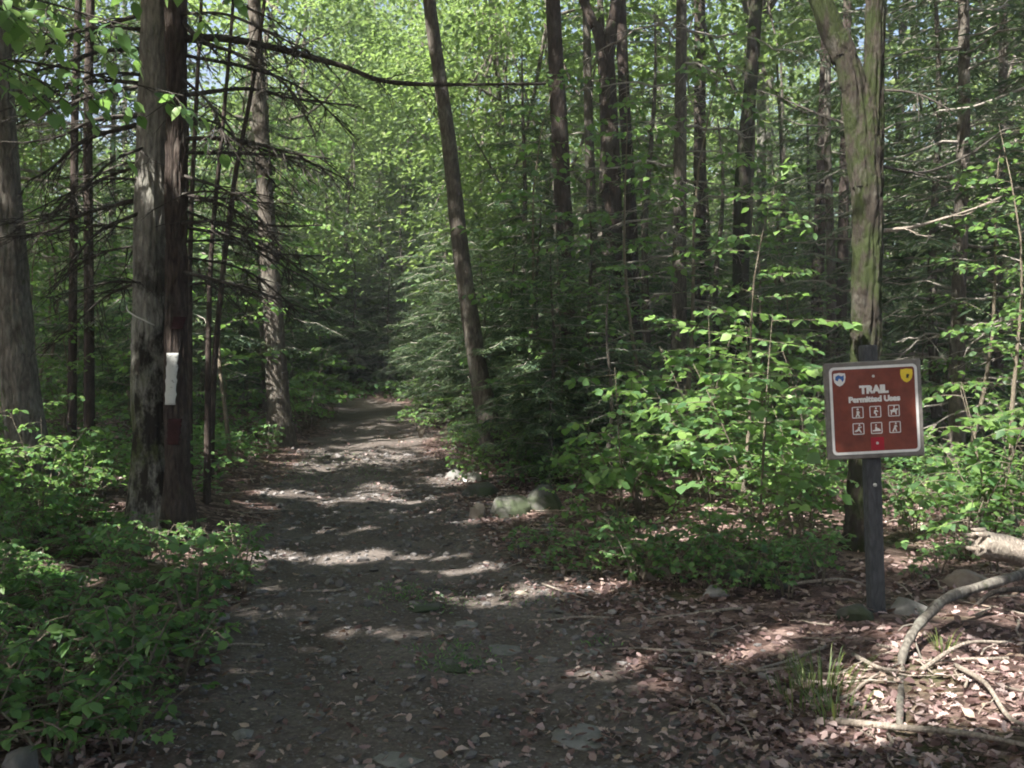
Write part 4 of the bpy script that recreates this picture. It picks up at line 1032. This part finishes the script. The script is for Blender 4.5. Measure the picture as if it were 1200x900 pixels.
# ------------------------------------------------------------------ broken log with its branches, and loose sticks
D0 = 6.0
p0 = at(1148, 636, D0); base = gp(1150, 690)
root = thing('broken_log', base, 'pale broken log with a bent branch reaching down to the leaves', 'log')
K = Buf(); Q = spline([p0, at(1200, 650, D0 + .05), at(1330, 700, D0 + .25), at(1480, 735, D0 + .5)], 26)
tube(K, Q, np.linspace(.075, .1, 26), 20, .22, seed=44, cap=True)
sp = [(.05, .03, .16), (-.04, .05, .11), (.03, -.05, .2), (-.05, -.03, .07), (0, .07, .09), (.06, .0, .12)]
for a, c, l in sp: tube(K, np.stack([p0 + np.array([.03, a, c]), p0 + np.array([-l * .6, a * .9, c * .9 + .02])]), np.array([.025, .003]), 6)
K.build('log', M['deadwood'], root, loc=base)
def br(pts, r0, r1, dens, tl, m='deadwood'):
    T = Buf(); P = spline([at(px, py, d) for px, py, d in pts], 30); n = len(P)
    tube(T, P, np.linspace(r0, r1, n) * (1 + .12 * np.sin(np.arange(n) * 1.9)), 9, .12, seed=7)
    dead_branch(T, P[3::3], r1 * .8, 1.2, dens, tl); T.build('branch', M[m], root, loc=base)
ge = gp(1056, 858)
br([(1215, 668, 5.9), (1165, 683, 5.5), (1112, 700, 5.2), (1086, 722, 4.95), (1070, 742, 4.75), (1058, 768, 4.6), (1056, 800, 4.42), (1054, 850, pix(ge)[2])], .032, .014, .35, .25, 'bark_left')
br([(1215, 690, 5.9), (1165, 694, 5.8), (1135, 718, 5.7), (1110, 737, gp(1110, 737)[1])], .018, .008, .4, .2, 'twig')
def stick(pts, r, label, lift=.02):
    P = [gp(px, py) + np.array([0, 0, z + lift]) for px, py, z in pts]; c = P[0].copy()
    T = Buf(); P = spline(P, 16); tube(T, P, np.linspace(r, r * .5, 16), 7, .12, seed=3); dead_branch(T, P, r * .5, 1, .8, .16)
    tag(T.build('stick', M['deadwood'], loc=c), label, 'stick').location = c
stick([(1120, 785, 0), (1155, 815, .03), (1185, 855, .02), (1230, 858, 0)], .012, 'thin forked stick on the sunlit leaves')
stick([(975, 850, 0), (1060, 865, .02), (1130, 875, .03), (1220, 890, .02)], .016, 'long dark stick lying along the bottom right corner')
stick([(1000, 772, 0), (1030, 790, .01), (1060, 792, 0)], .012, 'short pale stick below the sign post')
stick([(1080, 790, 0), (1130, 772, .05), (1180, 765, .03)], .012, 'crooked stick behind the bent branch')
stick([(880, 792, 0), (930, 786, .0), (965, 778, 0)], .008, 'slender stick left of the grass tufts')
stick([(925, 692, .02), (985, 688, .03), (1015, 690, 0)], .012, 'straight grey stick behind the foot of the sign post')
stick([(238, 765, 0), (275, 764, .02), (310, 760, 0)], .01, 'thin stick at the left edge of the trail')

# ------------------------------------------------------------------ trail sign
pb = gp(1030, 718); SD = pix(pb)[2]; SS = SD / F                      # metres per pixel at the sign
sg = thing('trail_sign', pb, 'brown trail sign with white lettering and pictograms on a grey post', 'sign')
tilt = R(2.0)
sg.rotation_euler = (0, -tilt, 0)
def box(buf, x0, x1, y0, y1, z0, z1, bev=0.0):
    v = [(x, y, z) for x in (x0, x1) for y in (y0, y1) for z in (z0, z1)]
    buf.add(v, [np.array([(0, 1, 3, 2), (4, 6, 7, 5), (0, 4, 5, 1), (2, 3, 7, 6), (0, 2, 6, 4), (1, 5, 7, 3)])])
def bevel(o, w, s=2):
    md = o.modifiers.new('bevel', 'BEVEL'); md.width = w; md.segments = s; md.limit_method = 'ANGLE'; return o
b = Buf(); box(b, -.042, .042, 0, .084, -.3, 314 * SS); bevel(b.build('post', M['post'], sg, smooth=False), .012, 3)
W = 113 * SS
bd = bpy.data.objects.new('sign_board', None)
b = Buf(); box(b, -W / 2, W / 2, -.032, -.003, -W / 2, W / 2)
bd = bevel(b.build('board', M['sign_board'], sg, smooth=False), .008, 2)
bd.location = (0, 0, 238.5 * SS); bd.rotation_euler.y = -R(.9)
def rrect(w, h, r, n=6):
    p = []
    for cx, cz, a0 in ((w / 2 - r, h / 2 - r, 0), (-w / 2 + r, h / 2 - r, 90), (-w / 2 + r, -h / 2 + r, 180), (w / 2 - r, -h / 2 + r, 270)):
        for i in range(n + 1): a = R(a0 + 90 * i / n); p.append((cx + r * math.cos(a), cz + r * math.sin(a)))
    return p
def plate(name, outline, y, th, m, parent, off=(0, 0), inner=None):
    """flat piece facing the camera: outline in board units, front face at -y"""
    o2 = [(a + off[0], c + off[1]) for a, c in outline]; n = len(o2); b = Buf()
    F_ = [(a, y, c) for a, c in o2]; K_ = [(a, y + th, c) for a, c in o2]
    i = np.arange(n); j = np.roll(i, -1)
    if inner is None:
        b.add(F_ + K_, [np.stack([i, i + n, j + n, j], -1)])
        b.f.append((np.array([list(range(n))]), 0)); b.f.append((np.array([list(range(2 * n - 1, n - 1, -1))]), 0))
    else:
        I2 = [(a + off[0], c + off[1]) for a, c in inner]
        b.add(F_ + K_ + [(a, y, c) for a, c in I2] + [(a, y + th, c) for a, c in I2],
              [np.stack([i, j, j + 2 * n, i + 2 * n], -1), np.stack([i, i + n, j + n, j], -1), np.stack([i + 2 * n, j + 2 * n, j + 3 * n, i + 3 * n], -1), np.stack([i + n, i + 3 * n, j + 3 * n, j + n], -1)])
    return b.build(name, M[m], parent, smooth=False)
yf = -.0345
panel = plate('sign_panel', rrect(W * .905, W * .905, W * .05), yf, .0025, 'sign_brown', bd)
plate('border', rrect(W * .905, W * .905, W * .05), yf - .0015, .0012, 'sign_white', panel, inner=rrect(W * .85, W * .85, W * .03))
yt = yf - .0015
def text(s, size, x, z, width, m='sign_white', off=.0):
    cu = bpy.data.curves.new('lettering', 'FONT'); cu.body = s; cu.size = size; cu.align_x = 'CENTER'; cu.align_y = 'CENTER'; cu.extrude = .0005; cu.offset = off
    o = bpy.data.objects.new('lettering', cu); COL.objects.link(o); cu.materials.append(M[m]); o.parent = panel
    bpy.context.view_layer.update()
    me = bpy.data.meshes.new_from_object(o.evaluated_get(bpy.context.evaluated_depsgraph_get())); wx = o.dimensions.x; bpy.data.objects.remove(o)
    o = bpy.data.objects.new('lettering', me); COL.objects.link(o); o.parent = panel
    o.rotation_euler = (R(90), 0, 0); o.location = (x, yt, z); o.scale = (width / max(.001, wx), 1, 1); return o
text('TRAIL', W * .108, 0, W * .205, W * .30, off=.004)
text('Permitted Uses', W * .078, 0, W * .108, W * .53, off=.0028)
shield = [(-.06, .06), (-.03, .063), (0, .068), (.03, .063), (.06, .06), (.064, .02), (.055, -.03), (.03, -.06), (0, -.075), (-.03, -.06), (-.055, -.03), (-.064, .02)]
sc_ = lambda o, k: [(a * W * k, c * W * k) for a, c in o]
bl = plate('badge', sc_(shield, .98), yt, .001, 'sign_white', panel, (-.348 * W, .328 * W))
plate('emblem', sc_([(-.04, .03), (-.01, .045), (.02, .03), (.045, .04), (.045, -.005), (.03, -.03), (.018, -.005), (-.005, .01), (-.02, -.02), (-.045, -.005)], 1), yt - .0012, .001, 'blue', bl, (-.348 * W, .328 * W))
ye = plate('badge', sc_(shield, 1.0), yt, .001, 'yellow', panel, (.343 * W, .338 * W))
plate('emblem', sc_([(-.006, -.03), (.018, -.03), (.02, -.012), (.03, .0), (.018, .012), (.0, .012), (-.004, -.005)], 1), yt - .0012, .001, 'black', ye, (.343 * W, .338 * W))
plate('trail_marker', sc_([(-.068, -.068), (.068, -.068), (.068, .066), (-.068, .068)], 1), yt, .001, 'red', panel, (.013 * W, -.352 * W))
circ = lambda r, n=12: [(r * math.cos(6.2832 * i / n), r * math.sin(6.2832 * i / n)) for i in range(n)]
b = Buf(); tube(b, [(0, -.006, 150 * SS), (0, .004, 150 * SS)], .011, 10); b.build('bolt', M['steel'], sg)
plate('screw', sc_(circ(.014), 1), yt - .003, .003, 'steel', panel, (0, .345 * W)); plate('screw', sc_(circ(.014), 1), yt - .004, .003, 'steel', panel, (.01 * W, -.345 * W))
hk = lambda pts: pts
PIC = [  # pictograms: closed shapes in a unit square
 [circ(.09), None, [(-.12, .12), (.1, .14), (.2, -.05), (.13, -.08), (.09, 0), (.1, -.18), (.2, -.4), (.08, -.42), (0, -.2), (-.1, -.42), (-.22, -.4), (-.1, -.14)]],
 [circ(.08), None, [(-.1, .14), (.1, .16), (.28, .02), (.22, -.04), (.08, .04), (.02, -.1), (.16, -.22), (.08, -.4), (0, -.38), (.02, -.24), (-.14, -.14)]],
 [circ(.07), None, [(-.36, .06), (-.1, .08), (-.02, .26), (.1, .26), (.08, .06), (.22, .2), (.4, .16), (.36, .06), (.26, .0), (.24, -.38), (.16, -.38), (.1, -.14), (-.16, -.14), (-.22, -.38), (-.3, -.38), (-.28, -.1)]],
 [circ(.08), None, [(-.02, .2), (.14, .16), (.3, .2), (.3, .12), (.1, .06), (.14, -.1), (.3, -.36), (.2, -.38), (.04, -.16), (-.2, -.28), (-.36, -.26), (-.34, -.18), (-.08, -.04)]],
 [circ(.07), None, [(-.36, -.3), (-.36, -.2), (-.14, -.16), (-.1, .14), (.02, .14), (.06, -.02), (.2, -.02), (.36, -.16), (.38, -.3)]],
 [circ(.08), None, [(-.04, .2), (.12, .2), (.24, .02), (.16, 0), (.1, .06), (.08, -.1), (.18, -.4), (.08, -.42), (-.02, -.16), (-.16, -.42), (-.26, -.38), (-.1, -.06)]]]
HEADS = [(0, .28), (.06, .3), (.04, .36), (.1, .32), (-.04, .26), (.08, .33)]
for i, (u, v) in enumerate([(-.176, -.022), (.005, -.022), (.196, -.02), (-.176, -.19), (.01, -.19), (.2, -.19)]):
    q = W * .118
    fr = plate('pictogram', rrect(q, q, q * .1), yt, .001, 'sign_white', panel, (u * W, v * W), inner=rrect(q * .86, q * .86, q * .05))
    head, _, body = PIC[i]
    plate('figure', [(a * q * .95, c * q * .95) for a, c in body], yt, .001, 'sign_white', fr, (u * W, v * W))
    plate('figure_head', [(a * q, c * q) for a, c in head], yt, .001, 'sign_white', fr, (u * W + HEADS[i][0] * q, v * W + HEADS[i][1] * q))

# ------------------------------------------------------------------ labels of the repeats
for k, lead in ((SEED, 'low green seedling'), (FERN, 'small fern'), (SHR, 'small leafy shrub'), (BIG, 'broad leaved shrub'), (SAP, 'young sapling'), (HEM, 'green hemlock'), (HARD, 'slender hardwood')):
    near, far = [], []
    for o in k.out:
        px, py, d = pix(o.location)
        (near if d < 26 and -60 < px < 1260 else far).append(o)
        if k in (SEED, FERN, SHR, BIG) and d < 14:
            if px < 150: o['_z'] = 'at the bottom left' if py > 760 else 'in front of the far left trunk'
            elif px < 330: o['_z'] = 'between the grey trunk and the trail' if py < 720 else 'on the lower left rim of the trail'
            elif px < 740: o['_z'] = 'by the mossy boulders'
            elif px < 980: o['_z'] = 'near the long low rock' if py > 640 else 'behind the tan boulder'
            else: o['_z'] = 'near the broken log' if py > 640 else 'behind the broken log'
    relabel(near, lead)
    for o in far:
        o['label'] = f'distant {lead} {zone(pix(o.location)[0])}'
        if '_z' in o: del o['_z']
    for i, p in enumerate(k.protos):
        if not k.used[i]:
            for ch in list(p.children): bpy.data.objects.remove(ch)
            bpy.data.objects.remove(p)

# ------------------------------------------------------------------ added haze volume that lifts and softens the dark background
b = Buf(); box(b, -180, 180, -40, 130, -2.5, 34)
hm = bpy.data.materials.new('haze'); hm.use_nodes = True; hn = hm.node_tree
hn.nodes.remove(hn.nodes['Principled BSDF'])
pv = hn.nodes.new('ShaderNodeVolumePrincipled'); pv.inputs['Color'].default_value = (.93, .96, 1, 1); pv.inputs['Density'].default_value = HAZE; pv.inputs['Anisotropy'].default_value = .2
hn.links.new(pv.outputs[0], hn.nodes['Material Output'].inputs['Volume'])
tag(b.build('haze', hm, smooth=False), 'thin added haze lifting the darks of the wood', 'haze', kind='stuff')

# ------------------------------------------------------------------ light, sky, camera
w = bpy.data.worlds.new('World'); scene.world = w; w.use_nodes = True
nt = w.node_tree; sky = nt.nodes.new('ShaderNodeTexSky'); sky.sky_type = 'NISHITA'; sky.sun_disc = False
sky.sun_elevation = SUN_EL; sky.sun_rotation = SUN_AZ; sky.dust_density = 4.0; sky.air_density = 1.0
hs = nt.nodes.new('ShaderNodeHueSaturation'); hs.inputs['Saturation'].default_value = 1.05; hs.inputs['Value'].default_value = 1.1
nt.links.new(sky.outputs[0], hs.inputs['Color']); nt.links.new(hs.outputs[0], nt.nodes['Background'].inputs[0]); nt.nodes['Background'].inputs[1].default_value = .055
sl = bpy.data.lights.new('sun', 'SUN'); sl.energy = 5.0; sl.angle = R(.55); sl.color = (1, .965, .91)
so = bpy.data.objects.new('sun', sl); COL.objects.link(so); so.rotation_euler = Vector(S).to_track_quat('Z', 'Y').to_euler(); so.location = (-8, -8, 20)
cd = bpy.data.cameras.new('camera'); cd.sensor_width = 36; cd.lens = 36 * F / 1200; cd.clip_end = 2000; cd.clip_start = .05
co = bpy.data.objects.new('camera', cd); COL.objects.link(co); co.location = CAM; co.rotation_euler = (R(90) - TILT, 0, 0); scene.camera = co
scene.view_settings.view_transform = 'Standard'; scene.view_settings.look = 'None'; scene.view_settings.gamma = 1; scene.view_settings.use_curve_mapping = False
scene.view_settings.exposure = 2.2
scene.cycles.max_bounces = 5; scene.cycles.diffuse_bounces = 3; scene.cycles.glossy_bounces = 2; scene.cycles.transmission_bounces = 3; scene.cycles.transparent_max_bounces = 4
scene.cycles.use_denoising = True; scene.cycles.use_adaptive_sampling = True; scene.cycles.adaptive_threshold = .03; scene.cycles.filter_width = 1.9; scene.cycles.sample_clamp_indirect = 6
scene.cycles.caustics_reflective = False; scene.cycles.caustics_refractive = False
